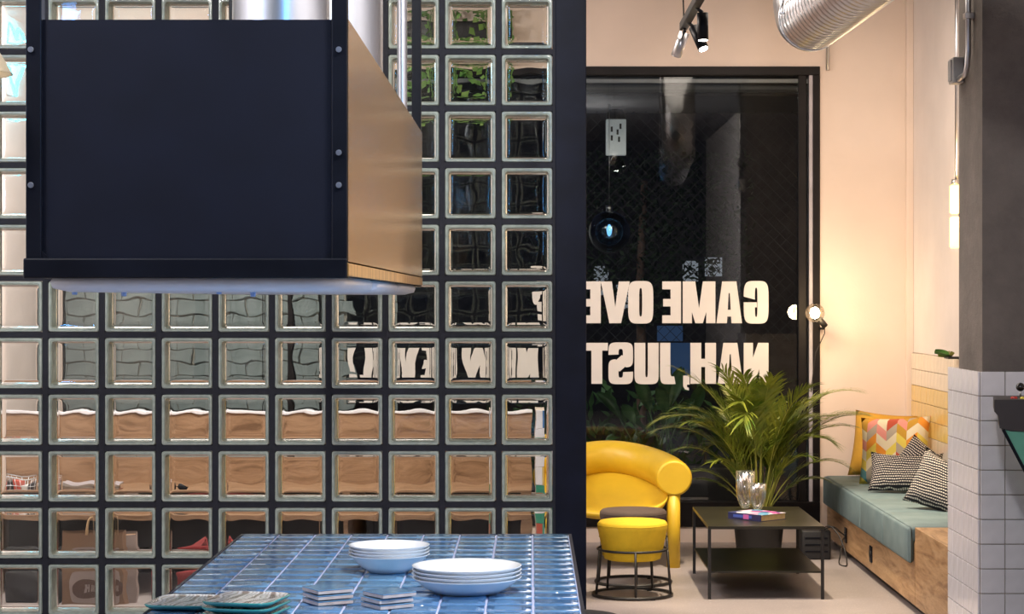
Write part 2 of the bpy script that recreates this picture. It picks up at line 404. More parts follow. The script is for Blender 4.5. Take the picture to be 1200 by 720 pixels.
# ------------------------------------------------------------ letters
def sup(x0, z0, x1, z1, t, n=4.5):
    c, s = math.cos(t), math.sin(t); e = 2 / n
    return ((x0 + x1) / 2 + (x1 - x0) / 2 * math.copysign(abs(c) ** e, c), (z0 + z1) / 2 + (z1 - z0) / 2 * math.copysign(abs(s) ** e, s))
def ringp(o, h, a0, a1, n=36, nh=3.5):
    P_ = []
    for i in range(n):
        t0, t1 = R(a0 + (a1 - a0) * i / n), R(a0 + (a1 - a0) * (i + 1) / n)
        P_.append([sup(*o, t0), sup(*o, t1), sup(*h, t1, nh), sup(*h, t0, nh)])
    return P_
def bx(x0, z0, x1, z1): return [[(x0, z0), (x1, z0), (x1, z1), (x0, z1)]]
def glyph(ch, w):
    s = .265 if w > .5 else .25
    if ch == 'H': return bx(0, 0, s, 1) + bx(w - s, 0, w, 1) + bx(s, .41, w - s, .61)
    if ch == 'N': return bx(0, 0, s * .85, 1) + bx(w - s * .85, 0, w, 1) + [[(0, 1), (s * .95, 1), (w, 0), (w - s * .95, 0)]]
    if ch == 'A': return [[(0, 0), (s * .95, 0), (w / 2, .95), (w / 2, 1), (w / 2 - .17, 1)], [(w, 0), (w / 2 + .17, 1), (w / 2, 1), (w / 2, .95), (w - s * .95, 0)]] + bx(.17, .16, w - .17, .32) + [[(w/2-.1,.72),(w/2+.1,.72),(w/2+.12,1),(w/2-.12,1)]]
    if ch == 'M': return bx(0, 0, .22, 1) + bx(w - .22, 0, w, 1) + [[(0, 1), (.30, 1), (w / 2 + .05, 0), (w / 2 - .09, 0)], [(w, 1), (w / 2 + .09, 0), (w / 2 - .05, 0), (w - .30, 1)]]
    if ch == 'E': return bx(0, 0, s, 1) + bx(s, 0, w, .19) + bx(s, .40, w * .95, .58) + bx(s, .81, w, 1)
    if ch == 'L': return bx(0, 0, s, 1) + bx(s, 0, w, .2)
    if ch == 'T': return bx(0, .81, w, 1) + bx(w / 2 - s / 2, 0, w / 2 + s / 2, .81)
    if ch == 'V': return [[(0, 1), (s, 1), (w / 2 + .05, 0), (w / 2 - .14, 0)], [(w, 1), (w / 2 + .14, 0), (w / 2 - .05, 0), (w - s, 1)]]
    if ch == 'W':
        q = w / 2; return [[(0, 1), (.22, 1), (q / 2 + .08, 0), (q / 2 - .10, 0)], [(q + .10, 1), (q / 2 + .12, 0), (q / 2 - .06, 0), (q - .10, 1)],
                           [(q - .10, 1), (q + .10, 1), (q * 1.5 + .06, 0), (q * 1.5 - .12, 0)], [(w, 1), (q * 1.5 + .10, 0), (q * 1.5 - .08, 0), (w - .22, 1)]]
    if ch == 'O': return ringp((0, -.01, w, 1.01), (s, .16, w - s, .84), 0, 360)
    if ch == 'G': return ringp((0, -.01, w, 1.01), (s, .15, w - s, .85), 3, 358, 60) + bx(w * .47, .38, w, .50)
    if ch == 'U': return ringp((0, -.01, w, .62), (s, .16, w - s, .50), 180, 360) + bx(0, .3, s, 1) + bx(w - s, .3, w, 1)
    if ch == 'J': return ringp((-.10, -.01, w, .62), (w - s - .12, .18, w - s, .50), 250, 360, 16) + bx(w - s, .3, w, 1)
    if ch == 'S':
        s = .245; return ringp((0, .40, w, 1.01), (s, .58, w - s, .85), 0, 262, 30) + ringp((0, -.01, w, .60), (s, .15, w - s, .42), 180, 442, 30) + [[(.01, .58), (s + .03, .70), (w - .01, .42), (w - s - .03, .30)]]
    if ch == 'R': return bx(0, 0, s, 1) + ringp((-.25, .44, w, 1), (s - .02, .60, w - s, .84), -90, 90, 20) + bx(w - s, 0, w, .44) + bx(s - .02, .84, w * .6, 1) + bx(s - .02, .44, w * .6, .6)
    if ch == '?': return ringp((0, .42, w, 1.01), (s, .62, w - s, .84), -70, 180, 26) + bx(w / 2 - .10, .27, w / 2 + .14, .52) + bx(w / 2 - .12, 0, w / 2 + .14, .2)
    if ch == '!': return [[(0, 1), (w, 1), (w * .8, .28), (w * .2, .28)]] + bx(w * .05, 0, w * .95, .2)
    if ch == ',': return bx(0, -.02, w, .2) + [[(w * .4, -.02), (w, -.02), (w, -.06), (w * .7, -.14), (w * .1, -.16), (w * .1, -.10), (w * .4, -.08)]]
    if ch == 'K': return bx(0, 0, s, 1) + [[(s, .45), (w - s, 1), (w, 1), (s, .25)], [(s, .6), (w, 0), (w - s, 0), (s * .9, .45)]]
def letter_mesh(ch, width, height, depth, mirror):
    m = MB(); s = -1 if mirror else 1
    for i, poly in enumerate(glyph(ch, width / height)):
        m.prism([(s * x * height, z * height) for x, z in poly], -i * .00006, depth + i * .00003)
    return m
let = thing('window_lettering', 'large white reversed vinyl letters on the dark window in two lines', 'lettering', (0, YF + .044, 0))
k_ = (YF + .05) / F
def put(ch, x0, x1, ytop, ybot):
    """mirrored letter whose right edge is pixel x1"""
    m = letter_mesh(ch, (x1 - x0) * k_, (ybot - ytop) * k_, .004, True)
    p = at(x1, ybot, YF + .05)
    m.obj('letter', M['vinyl_white'], let, (p.x, 0, p.z))
for ch, a, b_ in (('G', 871.5, 900.5), ('A', 839.5, 869.5), ('M', 800, 838.3), ('E', 776, 798), ('O', 736, 765.5), ('V', 704, 738), ('E', 681.5, 704), ('R', 656, 680), ('?', 624, 650)):
    put(ch, a, b_, 330, 379)
for ch, a, b_ in (('N', 871.5, 900.5), ('A', 841, 870.5), ('H', 809, 839), (',', 800.5, 808), ('J', 773.5, 791), ('U', 743.5, 771.8), ('S', 713, 741.8), ('T', 686.5, 712.3), ('A', 644, 673),
                  ('N', 606, 632), ('E', 584, 603.5), ('W', 541, 582), ('L', 514, 532), ('E', 494, 511.5), ('V', 462, 492), ('E', 442, 460), ('L', 421, 439), ('!', 407, 417)):
    put(ch, a, b_, 402, 450)

# ------------------------------------------------------------ outside the window
struct('ground_1', MB().box(-9, 9, YF + .14, 26, -.12, -.02), M['yard_ground'], 'dark paving of the yard')
yb = thing('yard_wall', 'dim grey brick yard wall seen through the left of the glass blocks', 'wall', (0, 9.0 * D, 0))
MB().box(-4.6, -1.55, .01, .15, -.02, 3.4).obj('wall_core', M['grout'], yb)
bme = MB().box(-.145, .145, -.03, .012, -.06, .06, .006, seg=1).mesh('brick', M['yard_brick'])
for r_ in range(24):
    for q in range(11):
        x = -4.45 + .30 * q + (.15 if r_ % 2 else 0)
        if x < -1.6: inst('brick', bme, yb, (x, random.uniform(-.006, .004), .05 + r_ * .13))
nb = thing('yard_building', 'dark building front across the yard behind the mesh', 'building', (0, 12.5 * D, 0))
MB().box(-7, 8, 0, .4, -.02, 6).obj('facade', M['yard_dark'], nb)
M['lit_window'] = emit('lit_window', (.85, .90, 1), .15); M['blue_window'] = emit('blue_window', (.10, .22, .50), .10)
for px0, px1, y0, y1, mt in ((696, 713, 312, 346, 'lit_window'), (722, 741, 334, 362, 'lit_window'), (800, 818, 306, 330, 'lit_window'), (826, 846, 302, 324, 'lit_window'), (780, 812, 402, 440, 'blue_window'), (770, 800, 382, 400, 'blue_window')):
    a, b_ = at(px0, y1, 12.5 * D), at(px1, y0, 12.5 * D)
    MB().box(a.x, b_.x, -.03, .02, a.z, b_.z, .004).obj('window', M[mt], nb)
gr = MB()                                                   # diamond mesh shutter outside
gy = 7.55 * D; st_ = .085
x0, x1, z0, z1 = .2, 2.0, 1.25, 2.86
def seg(xa, za, xb, zb): gr.tube([(xa, gy, za), (xb, gy, zb)], .0022, 3, False)
nn = int((x1 - x0 + z1 - z0) / st_) + 1
for i in range(nn):
    d = i * st_
    xa, za = x0 + max(0, d - (z1 - z0)), z0 + min(d, z1 - z0); xb, zb = x0 + min(d, x1 - x0), z0 + max(0, d - (x1 - x0)); seg(xa, za, xb, zb)
    seg(x1 - (xa - x0), za, x1 - (xb - x0), zb)
sg = thing('security_grille', 'thin diamond wire grille hanging outside the dark window', 'grille')
gr.obj('wire_mesh', plain('dull_wire', (.05, .05, .055), .6, .3), sg)
MB().box(.1, 2.3, YF + .142, 7.62 * D, 2.86, 2.98, .004).obj('shutter_box', plain('shutter', (.07, .065, .065), .6), sg)
# slim trunk and foliage outside
tr_ = thing('yard_tree', 'slim trunked tree with dark leaves outside the window', 'tree', (1.05, 9.4 * D, -.02))
tp = [(at(748, 620, 9.4 * D).x - 1.05, 0, 0), (-.08, 0, .9), (-.1, .02, 1.7), (-.06, .05, 2.6)]
MB().tube(tp, [.05, .045, .04, .03], 8).obj('trunk', M['bark'], tr_)
fo = MB()
for i in range(3600):
    a, b_ = random.uniform(0, 2 * PI), random.uniform(-1, 1); rr = random.random() ** .5
    c = Vector((-.1 + 1.0 * rr * math.cos(a), .4 * rr * math.sin(a), 2.1 + .75 * b_)); u = Vector((random.uniform(-1, 1), random.uniform(-1, 1), random.uniform(-1, 1))).normalized(); v_ = u.orthogonal().normalized()
    s = random.uniform(.015, .032)
    vs = [fo.bm.verts.new(c + d_) for d_ in (u * s * 1.6, v_ * s * .6, -u * s * 1.4, -v_ * s * .6)]; fo._f(vs)
fo.obj('foliage', M['tree_leaf'], tr_)['kind'] = 'stuff'
def big_leaf(m, base, tip, wd, droop=.08, n=8):
    base, tip = Vector(base), Vector(tip); d = tip - base; side = d.cross(Vector((0, -.6, 1))).normalized()
    L = []
    for i in range(n + 1):
        t = i / n; p = base + d * t + Vector((0, 0, -droop * t * t)); ww = wd * math.sin(PI * min(1, t * .96 + .02)) ** .7
        L.append([p - side * ww + Vector((0, -.02, .012)), p - side * ww * .5, p + Vector((0, 0, -.012)), p + side * ww * .5, p + side * ww + Vector((0, -.02, .012))])
    m.loft(L, False, False, closed=False)
yp = thing('broad_leaf_plant', 'broad leaved green plant growing outside behind the yellow sofa', 'plant', (.98, 7.45 * D, -.02))
MB().box(-.6, .95, -.15, .25, 0, .42, .02).obj('planter', M['yard_dark'], yp)
for i, (bx_, tx, tz, mid) in enumerate(((755, 700, 448, 0), (760, 728, 462, 0), (770, 800, 418, 0), (775, 812, 455, 0), (778, 745, 430, 0), (785, 838, 470, 0), (765, 790, 470, 0), (790, 770, 440, 0), (752, 735, 505, 0), (800, 822, 440, 0), (782, 778, 405, 0))):
    b0 = at(bx_, 560, 7.45 * D); tpp = at(tx, tz, 7.45 * D); o0 = Vector((.98, 7.45 * D, -.02))
    m = MB(); b0 = b0 - o0; b0.z = .40; tpp = tpp - o0; tpp.y += random.uniform(-.1, .12)
    mid_ = b0.lerp(tpp, .5) + Vector((0, 0, .04))
    m.tube([b0, b0.lerp(mid_, .5) + Vector((.0, 0, .02)), mid_], .006, 5); big_leaf(m, mid_, tpp, random.uniform(.045, .065)); m.obj('leaf', M['yard_leaf'], yp)
sh = thing('low_shrub', 'low small leaved shrub outside beyond the sofa back', 'shrub', (.55, 7.9 * D, -.02))
m = MB()
for i in range(500):
    c = Vector((random.uniform(-.7, 1.3), random.uniform(-.15, .3), random.uniform(.2, .78) + random.random() ** 4 * .35)); u = Vector((random.uniform(-1, 1), random.uniform(-.5, .5), random.uniform(0, 1.4))).normalized(); v_ = u.orthogonal().normalized(); s = random.uniform(.03, .06)
    m._f([m.bm.verts.new(c + d_) for d_ in (u * s * 1.5, v_ * s * .5, -u * s, -v_ * s * .5)])
m.obj('foliage', M['yard_leaf'], sh)['kind'] = 'stuff'
m = MB()
for i in range(10): x = -.7 + .2 * i; m.tube([(x, 0, 0), (x + .03, .02, .5)], .01, 5)
m.obj('stem', M['bark'], sh)
gp = thing('reflected_globe', 'blue tinted glass globe on a cord standing in for a reflection in the window', 'lamp', at(714, 272, 7.25 * D))  # globe hung beyond the pane stands in for a reflected pendant
MB().lathe([(.143 * math.sin(PI * i / 20) + .0005, -.143 * math.cos(PI * i / 20)) for i in range(21)], n=36).obj('globe', M['globe_glass'], gp)
MB().tube([(0, 0, .14), (0, 0, .86)], .002, 5).obj('cord', M['steel'], gp)
MB().cyl((0, 0, .135), (0, 0, .18), .022, n=14).obj('cap', M['steel'], gp)
MB().lathe([(.006, .05), (.02, .02), (.012, -.02), (.001, -.03)], n=12).obj('bulb', emit('dim_bulb', (.5, .8, 1), 2.0), gp)
ln = thing('reflected_lantern', 'small pale lit panel with dark marks standing in for a lantern reflection', 'sign', at(722, 160, 7.45 * D))  # glowing panel beyond the pane stands in for a reflected lantern
MB().box(-.07, .07, 0, .05, -.13, .12, .008).obj('panel', emit('lantern_panel', (.75, .80, .85), .16), ln)
MB().lathe([(.07, .12), (.065, .16), (.04, .19), (.001, .2)], c=(0, .03, 0), n=16).obj('hood', M['black_metal'], ln)
for x, z in ((-.03, .05), (.01, .03), (.03, .07), (-.03, -.01), (.02, -.02)):
    MB().box(x - .007, x + .007, -.004, .001, z - .018, z + .018).obj('mark', M['black_metal'], ln)

# ------------------------------------------------------------ table with blue tiles
TX0, TX1, TY0, TY1, TZ = -.795, .105, 3.03, 3.0 * D, .90
tb = thing('tiled_table', 'high table topped with glossy blue tiles in pale joints', 'table', (0, 0, 0))
MB().box(TX0, TX1, TY0, TY1, TZ - .05, TZ - .003, 0).obj('tabletop', M['grout_lilac'], tb)
e = MB(); t_ = .008
e.box(TX0 - t_, TX0, TY0 - t_, TY1 + t_, TZ - .055, TZ - .001); e.box(TX1, TX1 + t_, TY0 - t_, TY1 + t_, TZ - .055, TZ - .001)
e.box(TX0, TX1, TY0 - t_, TY0, TZ - .055, TZ - .001); e.box(TX0, TX1, TY1, TY1 + t_, TZ - .055, TZ - .001)
e.obj('edge_strip', M['navy_steel'], tb)
for x in (TX0 + .06, TX1 - .06):
    for y in (TY0 + .06, TY1 - .06): MB().box(x - .03, x + .03, y - .03, y + .03, 0, TZ - .055, .003).obj('leg', M['black_steel'], tb)
MB().box(TX0 + .1, TX1 - .1, TY0 + .15, TY1 - .15, .75, TZ - .056, .004).obj('under_box', M['navy_panel'], tb)
def tile_mesh(wx, wy, mat, seed):
    rnd = random.Random(seed); m = MB()
    hx, hy = wx / 2, wy / 2
    def rect(dx, dy, z): return [(-dx, -dy, z), (dx, -dy, z), (dx, dy, z), (-dx, dy, z)]
    def wob(l, a): return [(x + rnd.uniform(-a, a), y + rnd.uniform(-a, a), z + rnd.uniform(-a, a) * .7) for x, y, z in l]
    m.loft([rect(hx, hy, -.004), wob(rect(hx, hy, -.0018), .0004), wob(rect(hx - .0025, hy - .0022, 0), .0005), wob(rect(hx * .6, hy * .5, .0007), .0005)], False, True, smooth=True)
    return m.mesh('tile', mat)
tv = [tile_mesh(.0955, .0885, GL[i % 3], i) for i in range(9)]
nr = 28; ph = (TY1 - TY0) / nr
for i in range(9):
    for j in range(nr):
        inst('tile', random.choice(tv), tb, (TX0 + .05 + .1 * i, TY1 - ph * (j + .5), TZ), (R(random.uniform(-.7, .7)), R(random.uniform(-.35, .35)), random.choice((0, PI))))
# plates and bowls
def dish(name, r, h, foot):
    pr = [(foot * .9, .0), (foot, .001), (foot + (r - foot) * .45, h * .38), (r - .004, h - .003), (r, h), (r - .004, h), (foot + (r - foot) * .42, h * .45), (foot * .9, .006), (.0008, .005)]
    pr = [(.0008, .002), (foot * .8, .002)] + pr
    return MB().lathe(pr, n=56).mesh(name, M['white_ceramic'])
bowl_me = dish('bowl', .097, .042, .050); plate_me = dish('plate', .122, .034, .075)
c = at(456, 673, 2.58 * D); n1 = 4
names = ['lowest', 'second lowest', 'second highest', 'topmost']
for i in range(4):
    o = inst('serving_bowl', bowl_me, None, (c.x, 2.58 * D, TZ + .0015 + i * .0075), (0, 0, random.random()))
    tag(o, f'{names[i]} white dish of the smaller rear stack on the blue table', 'dish', 'small white dishes stacked on the table')
c = at(547, 690, 2.40 * D)
for i in range(4):
    o = inst('dinner_plate', plate_me, None, (c.x, 2.40 * D, TZ + .0015 + i * .0085), (0, 0, random.random()))
    tag(o, f'{names[i]} white plate of the larger front stack on the blue table', 'plate', 'white plates stacked on the table')
# sample tile coasters
k = N('coaster_clay'); k.set(Base_Color=k.ramp(k.noise(k.xyz(), 40), [(.3, (.52, .42, .38)), (.7, (.66, .56, .52))]), Roughness=.8); clay = k.m
cg = [GL[1], clay]
def coaster(s=.082):
    m = MB(); m.mi = 1; m.box(-s / 2, s / 2, -s / 2, s / 2, 0, .007, .001, seg=1)
    m.mi = 0; m.box(-s / 2 - .0005, s / 2 + .0005, -s / 2 - .0005, s / 2 + .0005, .0071, .0095, .001, seg=1); return m.mesh('coaster', cg)
cme = coaster()
for nm, px, yy, base, rz in (('left', 383, 2.315 * D, 0, 56), ('right', 455, 2.285 * D, 0, 60)):
    for i in range(3):
        p = at(px, 700, yy)
        o = inst('tile_coaster', cme, None, (p.x + random.uniform(-.003, .003), yy + random.uniform(-.003, .003), TZ + .0015 + i * .0118), (0, 0, R(rz - 25 + random.uniform(-2, 2))))
        tag(o, f'{("lowest", "middle", "topmost")[i]} blue glazed square coaster in the {nm} stack on the table', 'coaster', 'blue glazed coasters in two stacks')
for _o in [o for o in bpy.data.objects if o.name.startswith('tile_coaster')]: pass
# marbled trays at the near left
k = N('marbled_glaze'); v = k.xyz('Object', (1, 1, 1)); wv = k.n('ShaderNodeTexWave'); wv.inputs['Scale'].default_value = 9; wv.inputs['Distortion'].default_value = 9; wv.inputs['Detail'].default_value = 3; wv.inputs['Detail Scale'].default_value = .8
k.l(v, wv.inputs['Vector'])
k.set(Base_Color=k.ramp(wv.outputs['Fac'], [(.1, (.30, .24, .19)), (.35, (.75, .73, .68)), (.6, (.80, .79, .76)), (.8, (.42, .37, .30)), (1, (.70, .70, .66))]), Roughness=.12, Coat_Weight=.5); marb = k.m
teal = plain('teal_edge', (.03, .22, .22), .15)
def rrect(hx, hy, r, z, n=6):
    out = []
    for cx, cy, a0 in ((hx - r, hy - r, 0), (-hx + r, hy - r, 90), (-hx + r, -hy + r, 180), (hx - r, -hy + r, 270)):
        for i in range(n): a = R(a0 + 90 * i / (n - 1)); out.append((cx + r * math.cos(a), cy + r * math.sin(a), z))
    return out
def tray(hx, hy):
    m = MB(); m.mi = 1; m.loft([rrect(hx - .02, hy - .02, .02, 0), rrect(hx - .004, hy - .004, .03, .006), rrect(hx, hy, .032, .011), rrect(hx - .004, hy - .004, .03, .0125)], True, False)
    m.mi = 0; m.loft([rrect(hx - .004, hy - .004, .03, .0125), rrect(hx - .02, hy - .02, .02, .0098)], False, True); return m.mesh('tray', [marb, teal])
trm = tray(.075, .085)
for i in range(3):
    o = inst('marbled_tray', trm, None, (-.582, 4.20, TZ + .0015 + i * .0125), (0, 0, R(-14 + i)))
    tag(o, f'{("lowest", "middle", "topmost")[i]} marbled tray with teal edge in the stack at table front', 'tray', 'marbled trays at the table front')
o = inst('marbled_tray', trm, None, (-.728, 4.33, TZ + .0015), (0, 0, R(-6)))
tag(o, 'single marbled tray left of the tray stack at the table corner', 'tray', 'marbled trays at the table front')

# ------------------------------------------------------------ extraction hood
HX0, HX1, HY0, HY1, HZ0, HZ1 = -.933, -.339, 2.0 * D, 3.36 * D, 1.590, 2.068
hd = thing('extraction_hood', 'large dark box hood with brass side hanging over the tiled table', 'hood', (0, 0, 0))
pw = .029
for x in (HX0, HX1 - pw):
    for y in (HY0, HY1 - pw): MB().box(x, x + pw, y, y + pw, HZ0, H - .002, .002).obj('post', M['black_steel'], hd)
b_ = MB(); b_.box(HX0 - .004, HX1, HY0 - .004, HY0 + .026, HZ0 - .001, HZ0 + .036, .003); b_.obj('front_rail', M['black_steel'], hd)
MB().box(HX0 + pw, HX1 - pw, HY0 + .008, HY0 + .014, HZ0 + .03, HZ1).obj('front_panel', M['navy_panel'], hd)
for sgn, x in ((1, HX0 + pw), (-1, HX1 - pw)):
    MB().prism([(x, HZ0 + .036), (x + sgn * .014, HZ0 + .036), (x, HZ0 + .05)], HY0 + .002, HY0 + .008).obj('corner_gusset', M['black_steel'], hd)
MB().box(HX1 - .002, HX1 + .002, HY0 + .002, HY1 - .001, HZ0 + .030, HZ1).obj('side_panel', M['gold_panel'], hd)['label'] = 'brushed brass side panel'
MB().box(HX0 - .002, HX0 + .002, HY0 + pw, HY1, HZ0 + .030, HZ1).obj('side_panel', M['navy_panel'], hd)
MB().box(HX1 - .004, HX1 + .003, HY0 + .002, HY1, HZ0 + .003, HZ0 + .027, .001).obj('side_rail', M['ribbed_brass'], hd)['label'] = 'ribbed brass edge rail'
MB().box(HX0 - .003, HX0 + .004, HY0 + pw, HY1, HZ0, HZ0 + .03, .001).obj('side_rail', M['black_steel'], hd)
MB().box(HX0, HX1 - .003, HY1 - .012, HY1 - .006, HZ0, HZ1).obj('rear_panel', M['navy_panel'], hd)
MB().box(HX0 + .003, HX1 - .003, HY0 + .015, HY1 - .013, HZ1 - .012, HZ1 - .006).obj('top_panel', M['navy_panel'], hd)
MB().box(HX0 + .005, HX1 - .005, HY0 + .03, HY1 - .015, HZ0 + .004, HZ0 + .01).obj('bottom_panel', M['navy_panel'], hd)
for py in (58, 217):
    for px in (36, 397): 
        p = at(px, py, HY0); MB().cyl((p.x, HY0 - .0035, p.z), (p.x, HY0 + .001, p.z), .0052, .0058, 12).obj('screw', M['screw'], hd)
p = at(397, 179, HY0); MB().cyl((p.x, HY0 - .0035, p.z), (p.x, HY0 + .001, p.z), .0052, .0058, 12).obj('screw', M['screw'], hd)
for i in range(3):
    y0 = HY0 + .04 + i * .84
    m = MB()
    def rr2(e, z): return [(HX0 + .30 + x, y0 + .405 + y, z) for x, y, _ in rrect(.282 - e, .405 - e, .08, 0, 5)]
    m.loft([rr2(.03, HZ0 - .026), rr2(.004, HZ0 - .019), rr2(0, HZ0 - .006), rr2(.006, HZ0 + .003)], True, True)
    m.obj('lamp_tray', M['tray_white'], hd)
for px, d in ((85, .010), (143, .016), (255, .008), (295, .018)):
    p = at(px, 341, 2.1 * D); MB().tube([(p.x, 3.99, HZ0 - .02), (p.x, 3.99, HZ0 - .026 - d * .5)], [.006, .005], 10).obj('nozzle', plain('blue_nub', (.25, .4, .75), .4), hd)
# ducts rising from the hood
def duct(name, x, y, r, label):
    o = thing(name, label, 'duct', (x, y, HZ1 - .005)); hh = H - HZ1
    pr = []
    MB().lathe([(r, 0), (r, hh)], n=40).obj('pipe', M['chrome'], o)
    MB().lathe([(r, 0), (r + .015, .0), (r + .015, .006), (r, .008)], n=40).obj('flange', M['steel'], o)
duct('steel_duct', -.558, 2.42 * D, .108, 'wide polished steel duct rising from hood front')
duct('steel_duct', -.505, 2.88 * D, .112, 'polished steel duct rising behind the front one')
duct('steel_pipe', -.366, 3.08 * D, .0145, 'thin polished pipe rising at the hood rear corner')

# pendant at far left
pl = thing('pendant_lamp', 'beige cone pendant lamp cut by the left picture edge', 'lamp', (-1.075, 2.0 * D, 1.968))
MB().lathe([(.115, 0), (.095, .035), (.06, .085), (.03, .11), (.028, .109), (.058, .082), (.092, .033), (.113, 0)], n=36).obj('lamp_shade', plain('beige_enamel', (.42, .35, .24), .4), pl)
MB().lathe([(.001, -.0), (.03, .01), (.038, .04), (.02, .075)], n=20).obj('bulb', emit('pendant_bulb', (1, .93, .82), 12), pl)
MB().cyl((0, 0, .105), (0, 0, .14), .02, n=14).obj('socket', M['black_metal'], pl)
MB().cyl((0, 0, .13), (0, 0, H - 1.968), .003, n=6).obj('cord', M['black_metal'], pl)

# ------------------------------------------------------------ pillar
PY = 4.385 * D
pil = struct('pillar_1', MB().box(1.832, 2.38, PY + .0165, PY + .47, 0, H), M['concrete'], 'rough concrete pillar with white tiles below')
MB().box(1.8185, 2.38, PY, PY + .622, 0, 1.255).obj('grout_bed', M['grout'], pil)
tf = MB().box(-.0483, .0483, -.009, 0, -.0483, .0483, .0018, seg=1).mesh('tile', M['tile_white'])
ts = MB().box(-.009, 0, -.0483, .0483, -.0483, .0483, .0018, seg=1).mesh('tile', M['tile_white'])
for r_ in range(13):
    z = 1.2085 - r_ * .1
    if z < .03: continue
    for q in range(5): inst('tile', tf, pil, (1.8185 + .0505 + q * .1, PY + random.uniform(-.0006, .0006), z), (R(random.uniform(-.3, .3)), 0, R(random.uniform(-.3, .3))))
    for q in range(6): inst('tile', ts, pil, (1.8185 + random.uniform(-.0006, .0006), PY + .0455 + q * .1, z), (0, R(random.uniform(-.3, .3)), R(random.uniform(-.3, .3))))
# conduit and switch box on pillar
cd = thing('switch_box', 'grey junction box with metal conduit on the concrete pillar', 'switch', (1.832, PY + .40, 2.52))
MB().box(-.05, -.001, -.045, .045, -.055, .055, .006).obj('box', plain('switch_grey', (.52, .50, .48), .5), cd)
MB().box(-.056, -.05, -.03, .03, -.045, .045, .003).obj('rocker', plain('switch_rocker', (.36, .35, .35), .4), cd)
cy_ = -.22
MB().tube([(-.022, cy_, 1.22), (-.022, cy_, .14), (-.022, cy_, .06), (-.024, cy_ + .01, -.0), (-.026, cy_ + .035, -.035), (-.026, -.046, -.04)], .012, 12).obj('conduit', M['steel'], cd)
MB().box(-.04, -.0, cy_ - .022, cy_ + .022, .19, .215, .003).obj('clamp', M['steel'], cd)

# ------------------------------------------------------------ arcade cabinet at the right edge
ac = thing('arcade_cabinet', 'black and green arcade cabinet with joystick beside the tiled pillar', 'arcade machine', (1.755, 4.10 * D, 0), R(-12))
blk = plain('arcade_black', (.028, .022, .022), .45)
top = 1.17
MB().prism([(0, top), (0, top - .045), (.014, top - .062), (.020, top - .108), (.06, top - .118), (.5, top - .128), (.5, top)], 0, .34).obj('control_panel', blk, ac)
MB().prism([(.035, top - .115), (.06, top - .12), (.5, top - .135), (.5, 0), (.26, 0), (.26, .62)], .004, .336).obj('side_panel', plain('arcade_green', (.10, .33, .24), .45), ac)
eg = MB()
for (a, b__) in (((.033, top - .113), (.258, .62)), ((.258, .62), (.258, 0))):
    d = Vector((b__[0] - a[0], 0, b__[1] - a[1])).normalized(); nn_ = Vector((-d.z, 0, d.x)) * .006
    A_, B_ = Vector((a[0], 0, a[1])), Vector((b__[0], 0, b__[1]))
    eg.prism([((A_ + nn_).x, (A_ + nn_).z), ((B_ + nn_).x, (B_ + nn_).z), ((B_ - nn_).x, (B_ - nn_).z), ((A_ - nn_).x, (A_ - nn_).z)], -.003, .34)
eg.obj('edge_trim', M['black_steel'], ac)
js = MB().cyl((.10, .16, top), (.10, .16, top + .032), .004, n=10).obj('joystick', M['steel'], ac)
MB().lathe([(.0165 * math.sin(PI * i / 12) + .0003, -.0165 * math.cos(PI * i / 12)) for i in range(13)], c=(.10, .16, top + .042), n=20).obj('ball', plain('ball_black', (.01, .01, .01), .15), js)
for x, y, cc in ((.075, .10, (.6, .03, .02)), (.11, .09, (.8, .65, .05)), (.15, .16, (.6, .03, .02)), (.19, .14, (.8, .65, .05))):
    MB().lathe([(.013, 0), (.013, .005), (.009, .008), (.0003, .008)], c=(x, y, top), n=16).obj('button', plain('button', cc, .25), ac)

# ------------------------------------------------------------ lounge bench along side wall
BX = 1.885
bn = thing('storage_bench', 'long oak storage bench along the side wall', 'bench')
MB().box(BX, XR - .004, 5.315 * D, YF - .02, .045, .355, .002).obj('body', M['wood'], bn)
MB().box(BX, XR - .004, 4.80 * D, 5.312 * D, .045, .430, .002).obj('end_box', M['wood'], bn)
MB().box(BX + .045, XR - .02, 4.83 * D, YF - .03, 0, .045).obj('plinth', M['black_metal'], bn)
for y in (6.47 * D, 5.99 * D):
    s_ = MB().box(BX - .008, BX, y - .035, y + .035, .095, .185, .003).obj('socket_plate', M['black_steel'], bn)
    MB().cyl((BX - .012, y, .14), (BX - .006, y, .14), .02, n=16).obj('socket', M['black_metal'], s_)
cl = .3885 * D
labs = ['blue grey bench cushion nearest the window', 'second blue grey bench cushion from the window', 'third blue grey bench cushion from the window', 'blue grey bench cushion nearest the tiled pillar']
for i in range(4):
    y1 = 6.868 * D - i * cl; y0 = y1 - cl + .010
    m = MB(); m.box(1.862, XR - .012, y0, y1, .358, .432, .020, seg=3)
    m.box(1.852, BX - .002, y0, y1, .252, .428, .016, seg=3)
    tag(m.obj('bench_cushion', M['bench_fabric']), labs[i], 'cushion', 'blue grey cushions along the bench')

